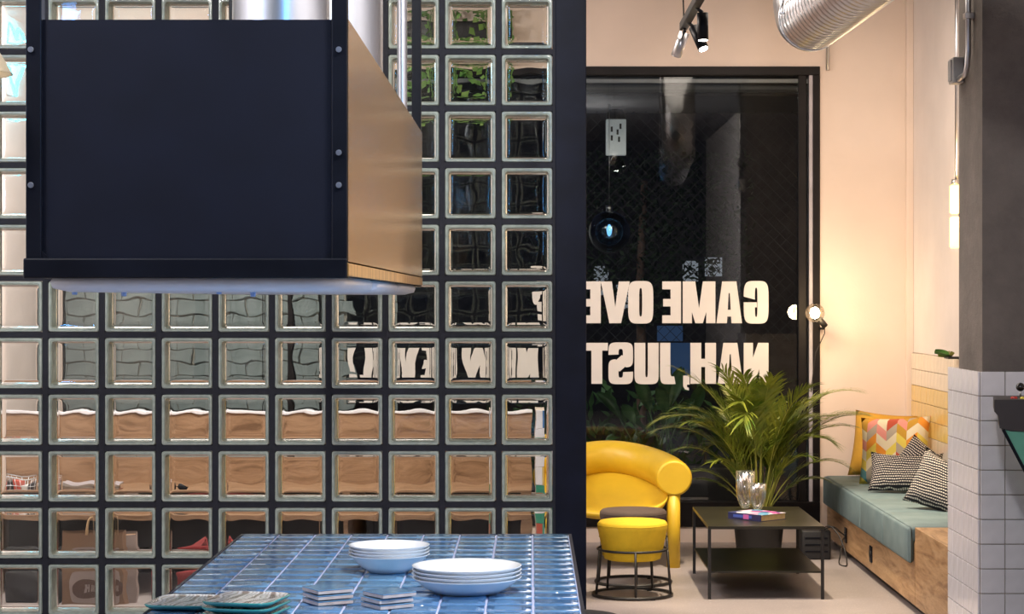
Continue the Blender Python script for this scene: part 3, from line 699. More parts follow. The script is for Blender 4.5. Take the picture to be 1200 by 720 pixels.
# ------------------------------------------------------------ scatter pillows
def pillow_mesh(name, w_, h_, th, mat, seed=0, n=14, sag=.0):
    rnd = random.Random(seed); m = MB(); A, B = [], []
    p1, p2 = rnd.uniform(0, 6), rnd.uniform(0, 6)
    for i in range(n + 1):
        u = -1 + 2 * i / n; ra, rb = [], []
        for j in range(n + 1):
            v = -1 + 2 * j / n
            pin = 1 - .09 * (1 - abs(u)) * 0 
            x = u * w_ / 2 * (1 - .07 * (1 - v * v) ** 1 * abs(u)); z = v * h_ / 2 * (1 - .07 * (1 - u * u) * abs(v))
            t = th / 2 * ((1 - u ** 4) * (1 - v ** 4)) ** .55
            t *= 1 + .06 * math.sin(5 * u + p1) * math.cos(4 * v + p2)
            z -= sag * (1 - u * u) * (v > 0) * v
            ra.append((x, -t, z)); rb.append((x, t, z))
        A.append(ra); B.append(rb)
    VA = [[m.bm.verts.new(p) for p in r] for r in A]
    VB = [[VA[i][j] if i in (0, n) or j in (0, n) else m.bm.verts.new(B[i][j]) for j in range(n + 1)] for i in range(n + 1)]
    for i in range(n):
        for j in range(n):
            m._f([VA[i][j], VA[i + 1][j], VA[i + 1][j + 1], VA[i][j + 1]], True); m._f([VB[i][j], VB[i][j + 1], VB[i + 1][j + 1], VB[i + 1][j]], True)
    return m.mesh(name, mat)
# chevron fabric
k = N('chevron_fabric'); sx = k.n('ShaderNodeSeparateXYZ'); k.l(k.xyz(), sx.inputs[0])
cw = .062; a = k.math('DIVIDE', k.math('ADD', sx.outputs[0], 2.02), cw); ci = k.math('FLOOR', a); fr_ = k.math('FRACT', a)
par = k.math('MODULO', ci, 2); tri = k.math('ABSOLUTE', k.math('SUBTRACT', fr_, par))
yy = k.math('DIVIDE', k.math('SUBTRACT', k.math('ADD', sx.outputs[2], 2), k.math('MULTIPLY', tri, .055)), .060); ri = k.math('FLOOR', yy)
cb = k.n('ShaderNodeCombineXYZ'); k.l(ci, cb.inputs[0]); k.l(ri, cb.inputs[1]); wn = k.n('ShaderNodeTexWhiteNoise'); k.l(cb.outputs[0], wn.inputs['Vector'])
k.set(Base_Color=k.ramp(wn.outputs['Value'], [(0, (.80, .70, .50)), (.22, (.55, .30, .03)), (.38, (.78, .62, .10)), (.52, (.78, .30, .25)), (.62, (.50, .08, .04)), (.70, (.82, .76, .62)), (.82, (.80, .30, .03)), (.90, (.10, .28, .32)), (.95, (.45, .38, .30))], 'CONSTANT'), Roughness=.85)
k.bump(k.noise(k.xyz(), 200), .15); M['chevron'] = k.m
k = N('dash_fabric'); sx = k.n('ShaderNodeSeparateXYZ'); k.l(k.xyz(), sx.inputs[0]); nz = k.noise(k.xyz(), 14, 2)
zz = k.math('ADD', k.math('MULTIPLY', sx.outputs[2], 70), k.math('MULTIPLY', nz, 1.2)); ba = k.math('GREATER_THAN', k.math('FRACT', zz), .64)
xx = k.math('ADD', k.math('MULTIPLY', sx.outputs[0], 75), k.math('MULTIPLY', k.math('FLOOR', zz), .5)); bb = k.math('GREATER_THAN', k.math('FRACT', xx), .30)
k.set(Base_Color=k.mix(k.math('MULTIPLY', ba, bb), (.012, .012, .018), (.75, .68, .60)), Roughness=.85); M['dash'] = k.m
def pillow(name, mesh, loc, rot, label, group=None):
    o = inst(name, mesh, None, loc, tuple(R(a) for a in rot)); return tag(o, label, 'cushion', group)
BT = .434
o = pillow('scatter_pillow', pillow_mesh('pillow', .42, .42, .13, M['mustard'], 1), (2.215, 12.82, BT + .20), (-14, 4, -22), 'plain mustard pillow behind the chevron one on the bench')
o = pillow('scatter_pillow', pillow_mesh('pillow', .43, .42, .14, M['chevron'], 2), (2.20, 12.38, BT + .203), (-18, -3, -24), 'large pillow with multicoloured chevrons leaning on the bench')
pillow('scatter_pillow', pillow_mesh('pillow', .42, .25, .13, M['dash'], 3, sag=.02), (2.165, 11.83, BT + .118), (-28, 0, -18), 'oblong black and white dashed pillow in front of the chevron pillow')
pillow('scatter_pillow', pillow_mesh('pillow', .28, .26, .12, M['dash'], 4), (2.29, 12.08, BT + .135), (-20, 35, -30), 'black and white pillow half hidden behind the oblong one')
pillow('scatter_pillow', pillow_mesh('pillow', .36, .32, .15, M['dash'], 5, sag=.03), (2.195, 10.88, BT + .138), (-26, 14, -38), 'dotted black and white pillow nearest the tiled pillar')
# ------------------------------------------------------------ wall lamp, conduits
wl = thing('wall_lamp', 'glowing yellow double tube lamp on the side wall', 'lamp', (XR - .062, 6.05 * D, 2.02))
tube_e = emit('yellow_tube', (1, .66, .16), 4.5)
for z0_, z1_ in ((-.185, -.008), (.008, .17)): MB().box(-.024, .024, -.026, .026, z0_, z1_, .01).obj('light_tube', tube_e, wl)
MB().cyl((0, 0, .17), (0, 0, .20), .018, n=12).obj('cap', M['steel'], wl)
MB().box(.024, .058, -.02, .02, -.19, .2, .003).obj('bracket', M['steel'], wl)
MB().tube([(.012, 0, .2), (.012, 0, H - 2.02)], .011, 10).obj('conduit', M['steel'], wl)
light('wall_lamp_light', 'POINT', (XR - .14, 6.0 * D, 2.02), 9, (1, .68, .35), size=.06)
cn = thing('wall_conduit', 'long thin conduit down the room corner', 'conduit', (at(1066, 300, YF - .02).x, YF - .016, 0))
MB().tube([(0, 0, 1.50), (0, 0, H)], .011, 10).obj('pipe', plain('painted_pipe', (.5, .38, .34), .5), cn)
for z in (1.53, 2.4, 3.2): MB().box(-.018, .018, -.006, .014, z - .01, z + .01, .002).obj('clip', M['steel'], cn)
cn = thing('wall_conduit', 'short conduit ending right of the window top', 'conduit', (at(970, 300, YF - .02).x, YF - .016, 0))
MB().tube([(0, 0, 3.01), (0, 0, H)], .011, 10).obj('pipe', M['steel'], cn)
MB().box(-.018, .018, -.006, .014, 3.18, 3.20, .002).obj('clip', M['steel'], cn)
# globe bulb on window frame
gb = thing('globe_bulb_lamp', 'round clear bulb glowing at the right window frame', 'lamp', at(955, 367, 6.76 * D))
MB().lathe([(.06 * math.sin(PI * i / 16) + .0003, -.06 * math.cos(PI * i / 16)) for i in range(17)], n=28).obj('bulb', M['bulb_glass'], gb)
MB().lathe([(.001, -.038), (.024, -.026), (.032, 0), (.024, .026), (.001, .038)], n=14).obj('filament', emit('filament', (1, .80, .50), 30), gb)
d = Vector((.6, .35, -.72)).normalized()
MB().cyl(d * .052, d * .115, .018, .02, 14).obj('socket', M['black_metal'], gb)
MB().tube([d * .11, (.07, .12, -.10), (.065, YF - .001 - 6.76 * D, -.10)], .008, 8).obj('arm', M['black_metal'], gb)
MB().tube([d * .11, (.075, .10, -.13), (.02, .11, -.25), (-.01, .11, -.5)], .003, 6).obj('cable', M['black_metal'], gb)
light('globe_bulb_light', 'POINT', tuple(at(955, 367, 6.68 * D)), 10, (1, .72, .42), size=.05)
# ------------------------------------------------------------ track light
tk = thing('track_light', 'black ceiling track with small cylinder spots above the lounge', 'lamp', (.70, 4.95 * D, 2.80))
MB().box(-.018, .018, -1.8, .03, -.016, .02, .003).obj('track', M['black_metal'], tk)
MB().tube([(-.0, 0, .02), (-.03, -.02, H - 2.80)], .0035, 6).obj('hanger', M['black_metal'], tk)
MB().tube([(0, -1.6, .02), (0, -1.6, H - 2.80)], .0035, 6).obj('hanger', M['black_metal'], tk)
spot_e = emit('spot_face', (1, .95, .85), 45)
for y, dv, on in ((-.04, (-.02, -.02, -1), 0), (-.22, (.35, -.35, -.9), 1), (-.68, (.02, .02, -1), 2)):
    dv = Vector(dv).normalized(); b0 = Vector((.028 if on else .0, y, -.035))
    if on == 0: dv = Vector((-.32, .1, -.9)).normalized()
    h_ = MB().cyl(b0, b0 + dv * .115, .024, n=18).obj('spot_head', M['black_steel'] if on else M['steel'], tk)
    MB().cyl(b0 + dv * .114, b0 + dv * .118, .019, n=18).obj('spot_lens', spot_e if on else M['steel'], h_)
    MB().cyl((0, y, -.01), tuple(b0), .008, n=8).obj('stem', M['black_metal'], tk)
# ------------------------------------------------------------ spiral duct top right
sd = thing('spiral_duct', 'ribbed galvanised duct hanging near the ceiling before the window', 'duct', (0, 0, 0))
p_end = Vector((1.235, 4.78 * D, 2.79)); ddir = Vector((.06, -1, .02)).normalized(); r0 = .135
L_ = 4.2; pitch = .062; ns = int(L_ / pitch) * 5; pts, rad = [], []
for i in range(ns):
    pts.append(p_end + ddir * (L_ * i / ns)); rad.append(r0 + (.0, .008, .011, .008, .0)[i % 5])
MB().tube(pts, rad, 32).obj('pipe', M['steel'], sd)
el = [p_end + ddir * .02]; 
for i in range(9):
    a = R(90 * i / 8); el.append(p_end - ddir * (.16 * math.sin(a)) + Vector((0, 0, 1)) * (.16 * (1 - math.cos(a))) + Vector((0, 0, .0)))
el.append(el[-1] + Vector((0, 0, H - el[-1].z)))
MB().tube(el, [r0 + .004] * len(el), 40).obj('elbow', M['steel'], sd)
MB().tube([p_end + ddir * .0, p_end + ddir * .035], r0 + .012, 40).obj('collar', M['chrome'], sd)
for yy_ in (.15, 3.0):
    q = p_end + ddir * yy_
    MB().tube([q + Vector((-r0 - .015, 0, -.0)), q + Vector((-r0 - .015, 0, H - q.z))], .003, 6).obj('hanger_rod', M['steel'], sd)
    MB().box(q.x - r0 - .03, q.x - r0 + .004, q.y - .01, q.y + .01, q.z - .004, q.z + .004).obj('bracket', M['steel'], sd)

# ------------------------------------------------------------ sofa
SX, SY = .47, 11.88
so = thing('round_sofa', 'yellow curved sofa with thick tubular arms by the window', 'sofa', (SX, SY, 0))
half = [(.357, -.06, .518), (.354, .06, .520), (.322, .25, .535), (.235, .42, .560), (.12, .51, .582), (0, .54, .590)]
cpath = smooth_path(half + [(-x, y, z) for x, y, z in half[-2::-1]], 7)
pts = cpath
def plan(u, k_):
    f = u * (len(cpath) - 1); i = min(int(f), len(cpath) - 2); p = cpath[i].lerp(cpath[i + 1], f - i); return p.x * k_, (p.y + .06) * k_ - .06, p.z
m = MB(); m.tube(pts, .104, 28, cap=False)
for e_ in (pts[0], pts[-1]):
    m.loft([[(e_[0] + rr * math.cos(2 * PI * q / 28), e_[1] + yo, e_[2] + rr * math.sin(2 * PI * q / 28)) for q in range(28)] for rr, yo in ((.104, 0), (.103, -.012), (.098, -.02), (.09, -.024))], False, True)
m.obj('back_tube', M['yellow_vinyl'], so)
def seat_pt(u, v, dz=0, k_=1.0):
    t = PI * u; x, y, z = plan(u, .90)
    fx = .325 * math.cos(t); fy = -.02 - .19 * math.sin(t) ** .8; fz = .455 - .125 * math.sin(t) ** .7
    a = v; zr = z - .085
    return ((x * (1 - a) + fx * a) * k_, (y * (1 - a) + fy * a) * (1 if k_ == 1 else k_) + (0 if k_ == 1 else .01), zr * (1 - a) + fz * a - .06 * math.sin(PI * min(1, a * 1.05)) * math.sin(t) + dz)
m = MB(); nu = 36
ups = [[seat_pt(i / nu, v / 10) for i in range(nu + 1)] for v in range(11)]
rim = [[seat_pt(i / nu, 1, -.012) [:1] + (seat_pt(i / nu, 1)[1] - .008, seat_pt(i / nu, 1)[2] - .014) for i in range(nu + 1)]]
und = [[seat_pt(i / nu, v / 4, -.04, .97) for i in range(nu + 1)] for v in (4, 3, 2, 1, 0)]
m.loft(ups + rim + und, False, False, closed=False); m.obj('seat', M['yellow_vinyl'], so)
for x in (-.355, .355):
    MB().cyl((x, -.04, 0), (x, -.04, .44), .039, n=24).obj('leg', M['yellow_vinyl'], so)
MB().cyl((0, .53, 0), (0, .53, .50), .039, n=24).obj('leg', M['yellow_vinyl'], so)
MB().box(-.30, .30, .10, .13, .27, .30, .005).obj('rail', M['black_metal'], so)
# ------------------------------------------------------------ stools
def stool(x, y, seatmat, label, zt=.395, fab=True, frame=True):
    o = thing('round_stool', label, 'stool', (x, y, 0), 0, 'round stools with wire bases')
    r = .184; z0_ = zt - .205
    m = MB(); m.lathe([(.001, z0_), (r * .72, z0_), (r * .80, z0_ + .006), (r * .84, z0_ + .03), (r * .99, zt - .045), (r, zt - .03), (r * .985, zt - .014), (r * .93, zt - .004), (r * .5, zt + .003), (.001, zt + .004)], n=48)
    m.obj('seat', seatmat, o)
    s_ = MB(); s_.tube([((r * .988) * math.cos(2 * PI * q / 40), (r * .988) * math.sin(2 * PI * q / 40), zt - .022) for q in range(40)], .0025, 6, closed=True); s_.obj('piping', seatmat, o)
    zr = zt - .150
    for rr, z in ((.182, zr), (.206, .010)):
        MB().tube([(rr * math.cos(2 * PI * q / 40), rr * math.sin(2 * PI * q / 40), z) for q in range(40)], .0065 if z > .1 else .008, 8, closed=True).obj('ring', M['black_metal'], o)
    for q in range(5):
        a = R(-88 + 72 * q); MB().tube([(.186 * math.cos(a), .186 * math.sin(a), zr), (.204 * math.cos(a), .204 * math.sin(a), .012)], .0065, 8).obj('leg', M['black_metal'], o)
    for q in range(3):
        a = R(-60 + 120 * q); MB().box(.194 * math.cos(a) - .012, .194 * math.cos(a) + .012, .194 * math.sin(a) - .012, .194 * math.sin(a) + .012, 0, .006).obj('foot', M['black_metal'], o)
stool(.532, 5.665 * D, M['yellow_fabric'], 'yellow upholstered round stool in front of the sofa')
stool(.560, 11.19, M['brown_fabric'], 'dark brown round stool right behind the yellow one', zt=.405)
stool(.135, 3.72 * D, M['grey_fabric'], 'dark grey round stool beside the steel post at table end', zt=.464)
# ------------------------------------------------------------ coffee table and things on it
ct = thing('coffee_table', 'black two tier metal coffee table beside the sofa', 'table', (0, 0, 0))
cx0, cx1, cy0, cy1, cz = .915, 1.515, 5.59 * D, 6.12 * D, .378
topm = plain('dark_top', (.025, .022, .013), .28, var=.3, scale=4)
MB().box(cx0, cx1, cy0, cy1, cz - .016, cz, .002).obj('tabletop', topm, ct)
MB().box(cx0 + .008, cx1 - .008, cy0 + .008, cy1 - .008, .135, .145, .002).obj('shelf', topm, ct)
for x in (cx0 + .008, cx1 - .008):
    for y in (cy0 + .008, cy1 - .008): MB().box(x - .008, x + .008, y - .008, y + .008, 0, cz - .016, .001).obj('leg', M['black_metal'], ct)
bk = thing('paperback_book', 'thick colourful paperback lying on the coffee table', 'book', (1.213, 10.78, cz), R(42)); bk.scale = (1.3, 1.3, 1.0)
M['pages'] = plain('pages', (.72, .52, .25), .9, var=.1, scale=60)
k = N('book_cover'); vo = k.n('ShaderNodeTexVoronoi'); vo.inputs['Scale'].default_value = 26; k.l(k.xyz(), vo.inputs['Vector'])
sp = k.n('ShaderNodeSeparateColor'); k.l(vo.outputs['Color'], sp.inputs[0])
k.set(Base_Color=k.ramp(sp.outputs[0], [(0, (.70, .66, .72)), (.35, (.55, .10, .35)), (.5, (.10, .35, .55)), (.7, (.72, .45, .65)), (.85, (.05, .06, .20))], 'CONSTANT'), Roughness=.3); cov = k.m
MB().box(.002, .150, .003, .177, .003, .032, 0).obj('pages', M['pages'], bk)
MB().box(0, .152, 0, .18, .032, .035, .0006).obj('front_cover', cov, bk)
MB().box(0, .152, 0, .18, 0, .003, .0006).obj('back_cover', plain('cover_dark', (.03, .03, .09), .3), bk)
MB().box(-.002, .001, 0, .18, 0, .035, .0006).obj('spine', plain('spine_dark', (.03, .035, .12), .3), bk)
MB().box(-.003, -.0018, .05, .15, .011, .026).obj('spine_band', plain('spine_blue', (.08, .13, .50), .3), bk)
MB().box(-.0034, -.0028, .065, .095, .006, .030).obj('spine_mark', plain('spine_pink', (.65, .15, .45), .3), bk)
def tumbler(x, y, r, h, label):
    o = thing('glass_tumbler', label, 'glass', (x, y, cz), 0, 'iridescent tumblers on the coffee table')
    n = 64; L = []
    for rr, z in ((.001, .002), (.25, .002), (.45, .01), (.72, .035), (.92, .07), (1, .10), (1, h), (.965, h), (.965, .10), (.88, .072), (.68, .038), (.3, .014), (.001, .012)):
        L.append([(r * rr * (1 + .025 * math.cos(16 * 2 * PI * q / n) * min(1, rr)) * math.cos(2 * PI * q / n), r * rr * (1 + .025 * math.cos(16 * 2 * PI * q / n) * min(1, rr)) * math.sin(2 * PI * q / n), z) for q in range(n)])
    MB().loft(L, False, False).obj('tumbler_body', M['iridescent'], o)
tumbler(1.195, 11.40, .052, .215, 'taller iridescent ribbed glass tumbler on the coffee table')
tumbler(1.252, 11.30, .047, .155, 'shorter iridescent glass tumbler right beside the book')
# black speaker box with cables on floor
sb = thing('black_box', 'black equipment box on the floor by the bench end', 'box', (1.70, 6.48 * D, 0))
MB().box(-.09, .085, -.08, .08, 0, .175, .012).obj('case', plain('box_black', (.012, .012, .014), .6), sb)
for z in (.05, .09, .13): MB().box(-.07, .065, -.084, -.079, z - .004, z + .004).obj('vent', M['black_steel'], sb)
cb_ = thing('power_cable', 'black power cables looping from bench socket to the floor', 'cable')
MB().tube(smooth_path([(BX - .012, 6.47 * D, .14), (1.84, 12.18, .165), (1.79, 12.15, .20), (1.73, 12.20, .17)]), .004, 6).obj('cable', M['black_metal'], cb_)
MB().tube(smooth_path([(BX - .012, 6.46 * D, .13), (1.85, 12.14, .12), (1.82, 12.05, .04), (1.80, 11.95, .006), (1.82, 11.85, .006), (1.84, 11.92, .01), (1.845, 12.0, .06), (1.82, 12.08, .15), (1.77, 12.14, .205), (1.71, 12.2, .165)]), .004, 6).obj('cable', M['black_metal'], cb_)
# ------------------------------------------------------------ palm
pm = thing('potted_palm', 'bushy areca palm in a black pot behind the coffee table', 'plant', (1.36, 12.22, 0))
MB().lathe([(.001, 0), (.11, 0), (.13, .02), (.155, .28), (.16, .30), (.15, .30), (.145, .26), (.001, .26)], n=32).obj('pot', M['pot'], pm)
MB().lathe([(.001, .262), (.144, .262)], n=24).obj('soil', M['bark'], pm)
rnd = random.Random(11)
def frond(az, length, lean, zbase, droop):
    m = MB(); m.mi = 1; n = 14; P0 = Vector((.05 * math.cos(az), .03 * math.sin(az), zbase)); pts = []
    dirh = Vector((math.cos(az), math.sin(az) * .55, 0)); p = P0.copy(); ang = R(88 - lean)
    for i in range(n + 1):
        pts.append(p.copy()); p += (dirh * math.cos(ang) + Vector((0, 0, 1)) * math.sin(ang)) * (length / n)
        ang -= R(droop) / n * (.3 + 1.6 * i / n)
    m.tube(pts, [.005 * (1 - .75 * i / n) for i in range(n + 1)], 5)
    m.mi = 0
    nl = 30
    for i in range(nl):
        t = .36 + .62 * i / (nl - 1); f = t * n; q = int(min(f, n - 1)); b = pts[q].lerp(pts[q + 1], f - q); T = (pts[q + 1] - pts[q]).normalized()
        S = T.cross(Vector((0, 0, 1))).normalized() if abs(T.z) < .98 else Vector((0, 1, 0)); U = S.cross(T)
        ll = length * (.30 - .17 * abs(t - .55) / .45) * rnd.uniform(.85, 1.1)
        for sd_ in (-1, 1):
            D = (T * (.75 + .5 * t) + S * sd_ * rnd.uniform(.5, .8) + U * rnd.uniform(.1, .35)).normalized()
            W = D.cross(U).normalized() * .0046; L_l = []
            for s_ in range(5):
                u = s_ / 4; c_ = b + D * ll * u + Vector((0, 0, -.30 * ll * u * u)); ww = W * (.35 + .9 * math.sin(PI * min(.96, u + .12)))
                if s_ == 4: ww = W * .05
                L_l.append([c_ - ww, c_ + ww])
            m.loft(L_l, False, False, closed=False, smooth=True)
    return m
fr_specs = []
for i in range(40):
    az = 2 * PI * i / 40 + rnd.uniform(-.25, .25)
    fr_specs.append((az, rnd.uniform(.72, 1.02), rnd.uniform(0, 15), rnd.uniform(40, 125)))
fr_specs += [(PI, .62, 26, 95), (PI * .95, .5, 34, 70), (0, .66, 22, 110), (.3, .55, 34, 80), (PI * 1.05, .66, 16, 90), (-.1, .8, 10, 90), (PI * 1.3, .6, 24, 80), (PI * 1.7, .6, 20, 80)]
for az, ln_, lean, dr in fr_specs:
    if math.sin(az) > 0: ln_ *= .86
    frond(az, ln_, lean, .27, dr).obj('frond', [M['palm_leaf'], M['palm_stem']], pm)
# small plant on the tiled ledge
sp_ = thing('ledge_plant', 'small yellow green plant tip on the tiled wall ledge', 'plant', (XR - .06, 6.10 * D, 1.215))
MB().box(-.03, .05, -.06, .06, 0, .012, .002).obj('saucer', M['pot'], sp_)
m = MB(); big_leaf(m, (0, 0, .012), (-.09, .03, .05), .018, .01); m.obj('leaf', M['ivy_leaf'], sp_)
m = MB(); big_leaf(m, (0, 0, .012), (-.03, -.10, .045), .018, .01); m.obj('leaf', M['palm_stem'], sp_)
m = MB(); big_leaf(m, (0, 0, .012), (-.06, .08, .03), .018, .01); m.obj('leaf', M['palm_leaf'], sp_)

# ------------------------------------------------------------ behind the glass blocks: long wooden bench
lb = thing('window_bench', 'long wooden bench seen through the glass blocks', 'bench')
X0_, X1_ = XL + .03, .005; FY, BY = 5.62 * D, 6.2 * D
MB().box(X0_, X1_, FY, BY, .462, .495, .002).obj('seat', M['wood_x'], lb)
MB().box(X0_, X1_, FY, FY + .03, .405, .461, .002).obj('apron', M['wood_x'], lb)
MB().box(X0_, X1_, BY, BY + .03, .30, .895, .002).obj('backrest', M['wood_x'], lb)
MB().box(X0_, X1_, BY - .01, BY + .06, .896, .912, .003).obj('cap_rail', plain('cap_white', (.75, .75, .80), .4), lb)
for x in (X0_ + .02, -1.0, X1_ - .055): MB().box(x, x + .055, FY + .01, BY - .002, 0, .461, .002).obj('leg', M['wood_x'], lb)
MB().box(X0_, X1_, BY + .002, BY + .02, 0, .299).obj('rear_board', plain('brown_board', (.022, .016, .014), .8), lb)
# tiled counter to its right
tc_ = thing('tiled_counter', 'small counter clad in white, green and red tiles by the post', 'counter', (.022, 5.52 * D, 0))
MB().box(0, .16, 0, .36, 0, .985).obj('body', M['grout'], tc_)
pal = {9: 'tile_white', 8: 'tile_white', 7: 'tile_white', 6: 'tile_white', 5: 'tile_green', 4: 'tile_green', 3: 'tile_red', 2: 'tile_green', 1: 'tile_white', 0: 'tile_white'}
cm = {c: MB().box(-.037, .037, -.008, 0, -.0475, .0475, .0015, seg=1).mesh('tile', M[c]) for c in set(pal.values()) | {'tile_blue', 'tile_yellow'}}
for j in range(9, -1, -1):
    for q in range(2):
        c_ = pal[j]
        if q == 1 and j == 9: c_ = 'tile_blue'
        if q == 1 and j == 6: c_ = 'tile_yellow'
        if q == 1 and j == 3: c_ = 'tile_green'
        inst('tile', cm[c_], tc_, (.0405 + q * .078, 0, .05 + j * .0965 + .02))
# things on the bench
zb = .4955
mg_cols = [(.40, .36, .32), (.45, .10, .06), (.34, .28, .20), (.10, .11, .16), (.36, .34, .34), (.42, .40, .44)]
xm = at(105, 580, 5.9 * D).x
mnames = ('lowest', 'second lowest', 'third lowest', 'third highest', 'second highest', 'topmost')
for i, c_ in enumerate(mg_cols):
    o = thing('magazine', f'{mnames[i]} magazine of the pile on the wooden bench behind glass', 'magazine', (xm + random.uniform(-.02, .02), 5.88 * D, zb + i * .0095), R(random.uniform(-6, 6)), 'magazines piled on the bench')
    MB().box(-.15, .15, -.11, .11, .0005, .0075).obj('pages', plain('paper', (.42, .38, .34), .8), o)
    MB().box(-.152, .152, -.112, .112, .0076, .0092).obj('cover', plain('magazine_cover', c_, .3), o)
bs = thing('wire_basket', 'wire basket holding red and black boxes at the bench left', 'basket', (at(22, 580, 5.85 * D).x, 5.85 * D, zb))
m = MB()
for z in (.003, .05, .095):
    m.tube([(-.12, -.09, z), (.12, -.09, z), (.12, .09, z), (-.12, .09, z)], .003, 5, closed=True)
for i in range(9):
    x = -.12 + .03 * i; m.tube([(x, -.09, .095), (x, -.09, .003), (x, .09, .003), (x, .09, .095)], .002, 4)
m.obj('wire_frame', M['chrome'], bs)
for i, (c_, nm) in enumerate((((.5, .05, .04), 'red'), ((.02, .02, .02), 'black'), ((.55, .08, .05), 'bright red'), ((.8, .8, .8), 'white'), ((.03, .03, .04), 'dark grey'))):
    p = bs.location; hh = .05 + .012 * (i % 3)
    o = MB().box(-.019, .019, -.07, .07, 0, hh, .002).obj('small_box', plain('box_card', c_, .4), None, (p.x - .092 + .046 * i, 5.85 * D, zb + .0065))
    tag(o, f'{nm} small box standing in the wire basket on the bench', 'box', 'small boxes in the wire basket')
hp = thing('sunglasses', 'dark sunglasses lying on the wooden bench behind the blocks', 'glasses', (at(205, 580, 5.85 * D).x, 5.85 * D, zb + .022), R(10))
for s_ in (-1, 1):
    MB().lathe([(.001, -.002), (.026, -.002), (.028, .0), (.026, .002), (.001, .002)], n=20).obj('lens', M['black_steel'], hp, (s_ * .034, 0, .006), (R(80), 0, 0))
    MB().tube([(s_ * .062, 0, .018), (s_ * .066, .06, .012), (s_ * .055, .13, -.018)], .003, 6).obj('temple', M['black_metal'], hp)
MB().tube([(-.01, 0, .012), (.01, 0, .012)], .003, 6).obj('bridge', M['black_metal'], hp)
# bags on the floor
pb = thing('paper_bag', 'brown paper carrier bag with printed oval behind the glass blocks', 'bag', (at(104, 600, 5.2 * D).x, 5.22 * D, 0), R(3))
m = MB(); kraft = plain('kraft_paper', (.22, .125, .072), .8, var=.1, bump=.1); 
m.loft([[(-w2, -d2, z), (w2, -d2, z), (w2, d2, z), (-w2, d2, z)] for w2, d2, z in ((.165, .075, 0), (.165, .075, .002), (.165, .072, .25), (.160, .055, .43))], True, False, smooth=False)
m.obj('bag_body', kraft, pb)
hp_ = [(.04 + .05 * math.cos(PI * i / 12), -.06, .42 + .10 * math.sin(PI * i / 12)) for i in range(13)]
MB().tube(hp_, .007, 6).obj('handle', plain('tan_handle', (.60, .42, .24), .8), pb)
wp = plain('print_white', (.34, .27, .25), .8); bp = plain('print_brown', (.10, .05, .032), .8)
ov = [(.095 * math.copysign(abs(math.cos(2 * PI * i / 40)) ** .55, math.cos(2 * PI * i / 40)), .046 * math.copysign(abs(math.sin(2 * PI * i / 40)) ** .7, math.sin(2 * PI * i / 40))) for i in range(40)]
m = MB(); m.prism([(.03 + x * 1.2, .17 + z * 3.0) for x, z in ov], -.0785, -.0765); m.obj('print_patch', wp, pb)
m = MB(); m.prism([(.05 + x * 1.25, .165 + z) for x, z in ov], -.081, -.0788); pt = m.obj('print_oval', bp, pb)
xo = -.015
for ch, wd in (('H', .024), ('A', .027), ('N', .026), ('K', .026)):
    letter_mesh(ch, wd, .036, .002, False).obj('letter', wp, pb, (xo, -.0835, .147)); xo += wd + .009
pb2 = thing('white_bag', 'white paper bag standing right of the brown carrier bag', 'bag', (at(143, 600, 5.35 * D).x + .02, 5.36 * D, 0), R(8))
m = MB(); m.loft([[(-w2, -d2, z), (w2, -d2, z), (w2, d2, z), (-w2, d2, z)] for w2, d2, z in ((.05, .10, 0), (.055, .10, .2), (.045, .08, .39))], True, False, smooth=False); m.obj('bag_body', wp, pb2)
m = MB(); m.box(-.04, .04, -.06, .06, .05, .38); m.obj('lining', kraft, pb2)
def blob(name, loc, sx_, sy_, sz_, mat, seed, label, cat):
    rnd = random.Random(seed); m = MB(); ph_ = [rnd.uniform(0, 6) for _ in range(6)]
    L = []
    for i in range(15):
        a = PI * i / 14; lp = []
        for q in range(28):
            t = 2 * PI * q / 28; k2 = 1 + .10 * math.sin(3 * t + ph_[0]) + .07 * math.sin(5 * t + ph_[1] + 3 * a) + .06 * math.sin(9 * a + ph_[2] + 2 * t)
            rr = max(.02, math.sin(a)) ** .7 * k2
            lp.append((sx_ * rr * math.cos(t), sy_ * rr * math.sin(t), sz_ * (1 - math.cos(a)) / 2 * (1 + .1 * math.sin(2 * t + ph_[3]))))
        L.append(lp)
    m.loft(L, True, True); o = thing(name, label, cat, loc); m.obj('bag_body', mat, o)
    MB().tube([(-sx_ * .3, -sy_ * .4, sz_ * .9), (-sx_ * .1, -sy_ * .5, sz_ * 1.08), (sx_ * .1, -sy_ * .5, sz_ * 1.08), (sx_ * .3, -sy_ * .4, sz_ * .9)], .012, 8).obj('strap', mat, o)
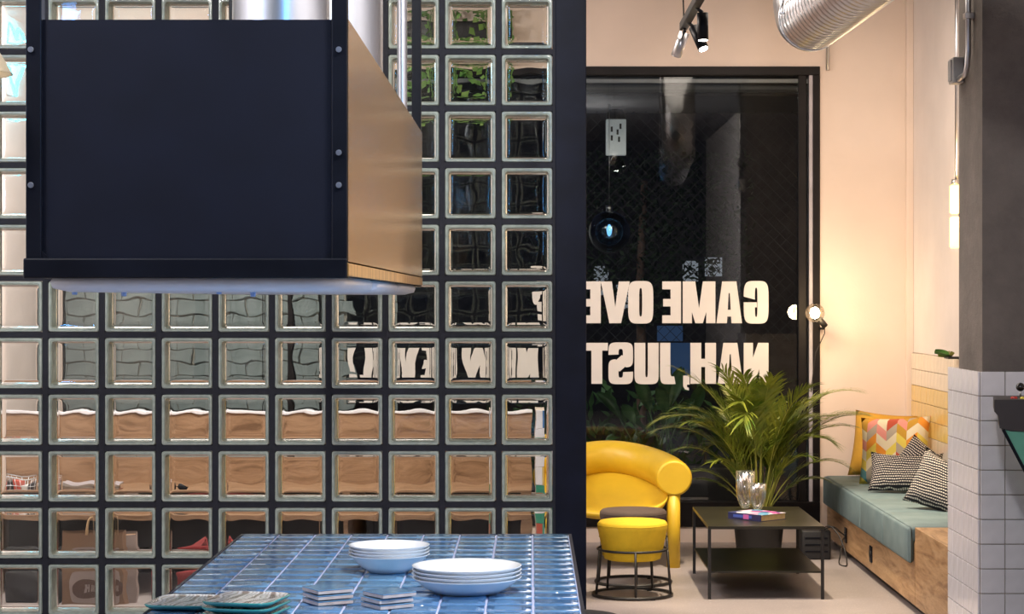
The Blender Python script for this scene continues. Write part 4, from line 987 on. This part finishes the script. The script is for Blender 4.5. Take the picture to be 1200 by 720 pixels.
blob('backpack', (at(256, 690, 5.5 * D).x, 5.5 * D, 0), .23, .13, .31, plain('red_cloth', (.20, .012, .012), .85), 3, 'slumped red backpack on the floor before the wooden bench', 'bag')
blob('backpack', (at(25, 690, 5.35 * D).x, 5.4 * D, 0), .17, .14, .26, plain('black_cloth', (.012, .012, .014), .8), 5, 'black backpack on the floor left of the paper bag', 'bag')
# hanging ivy on a shelf and neon on left wall
iv = thing('ivy_shelf', 'wall shelf with trailing green ivy seen through the upper blocks', 'plant', (at(545, 30, 6.86 * D).x - .1, YF - .16, at(545, 48, 6.8 * D).z))
MB().box(-.42, .42, -.10, .14, -.03, 0, .003).obj('shelf', M['plaster'], iv)
MB().box(-.34, .34, -.07, .09, 0, .12, .01).obj('planter', M['pot'], iv)
m = MB(); rnd = random.Random(4)
for i in range(420):
    x = rnd.uniform(-.38, .38); c = Vector((x, rnd.uniform(-.14, .10), rnd.uniform(-.02, .30)))
    if rnd.random() < .45: c.z = -rnd.uniform(0, .55) * (.4 + .6 * abs(math.sin(9 * x))); c.y = rnd.uniform(-.17, -.11)
    u = Vector((rnd.uniform(-1, 1), rnd.uniform(-.4, .4), rnd.uniform(-1, .3))).normalized(); v_ = u.orthogonal().normalized(); s = rnd.uniform(.02, .035)
    m._f([m.bm.verts.new(c + d_) for d_ in (u * s * 1.3, v_ * s, -u * s, -v_ * s)])
m.obj('foliage', M['ivy_leaf'], iv)['kind'] = 'stuff'
ne = thing('neon_sign', 'cyan neon tube sign high on the left wall', 'sign', (XL + .03, 6.45 * D, 3.0))
MB().box(-.028, -.02, -.30, .30, -.26, .24, .004).obj('backing', M['plaster_white'], ne)
hp_ = []
for i in range(60):
    t = 2 * PI * i / 60; hp_.append((0, .016 * 16 * math.sin(t) ** 3 * .9, .015 * (13 * math.cos(t) - 5 * math.cos(2 * t) - 2 * math.cos(3 * t) - math.cos(4 * t))))
MB().tube(hp_, .009, 8, closed=True).obj('neon_tube', emit('neon_cyan', (.05, .75, 1), 14), ne)
light('neon_glow', 'POINT', (XL + .2, 6.4 * D, 3.0), 4, (.1, .7, 1), size=.1)
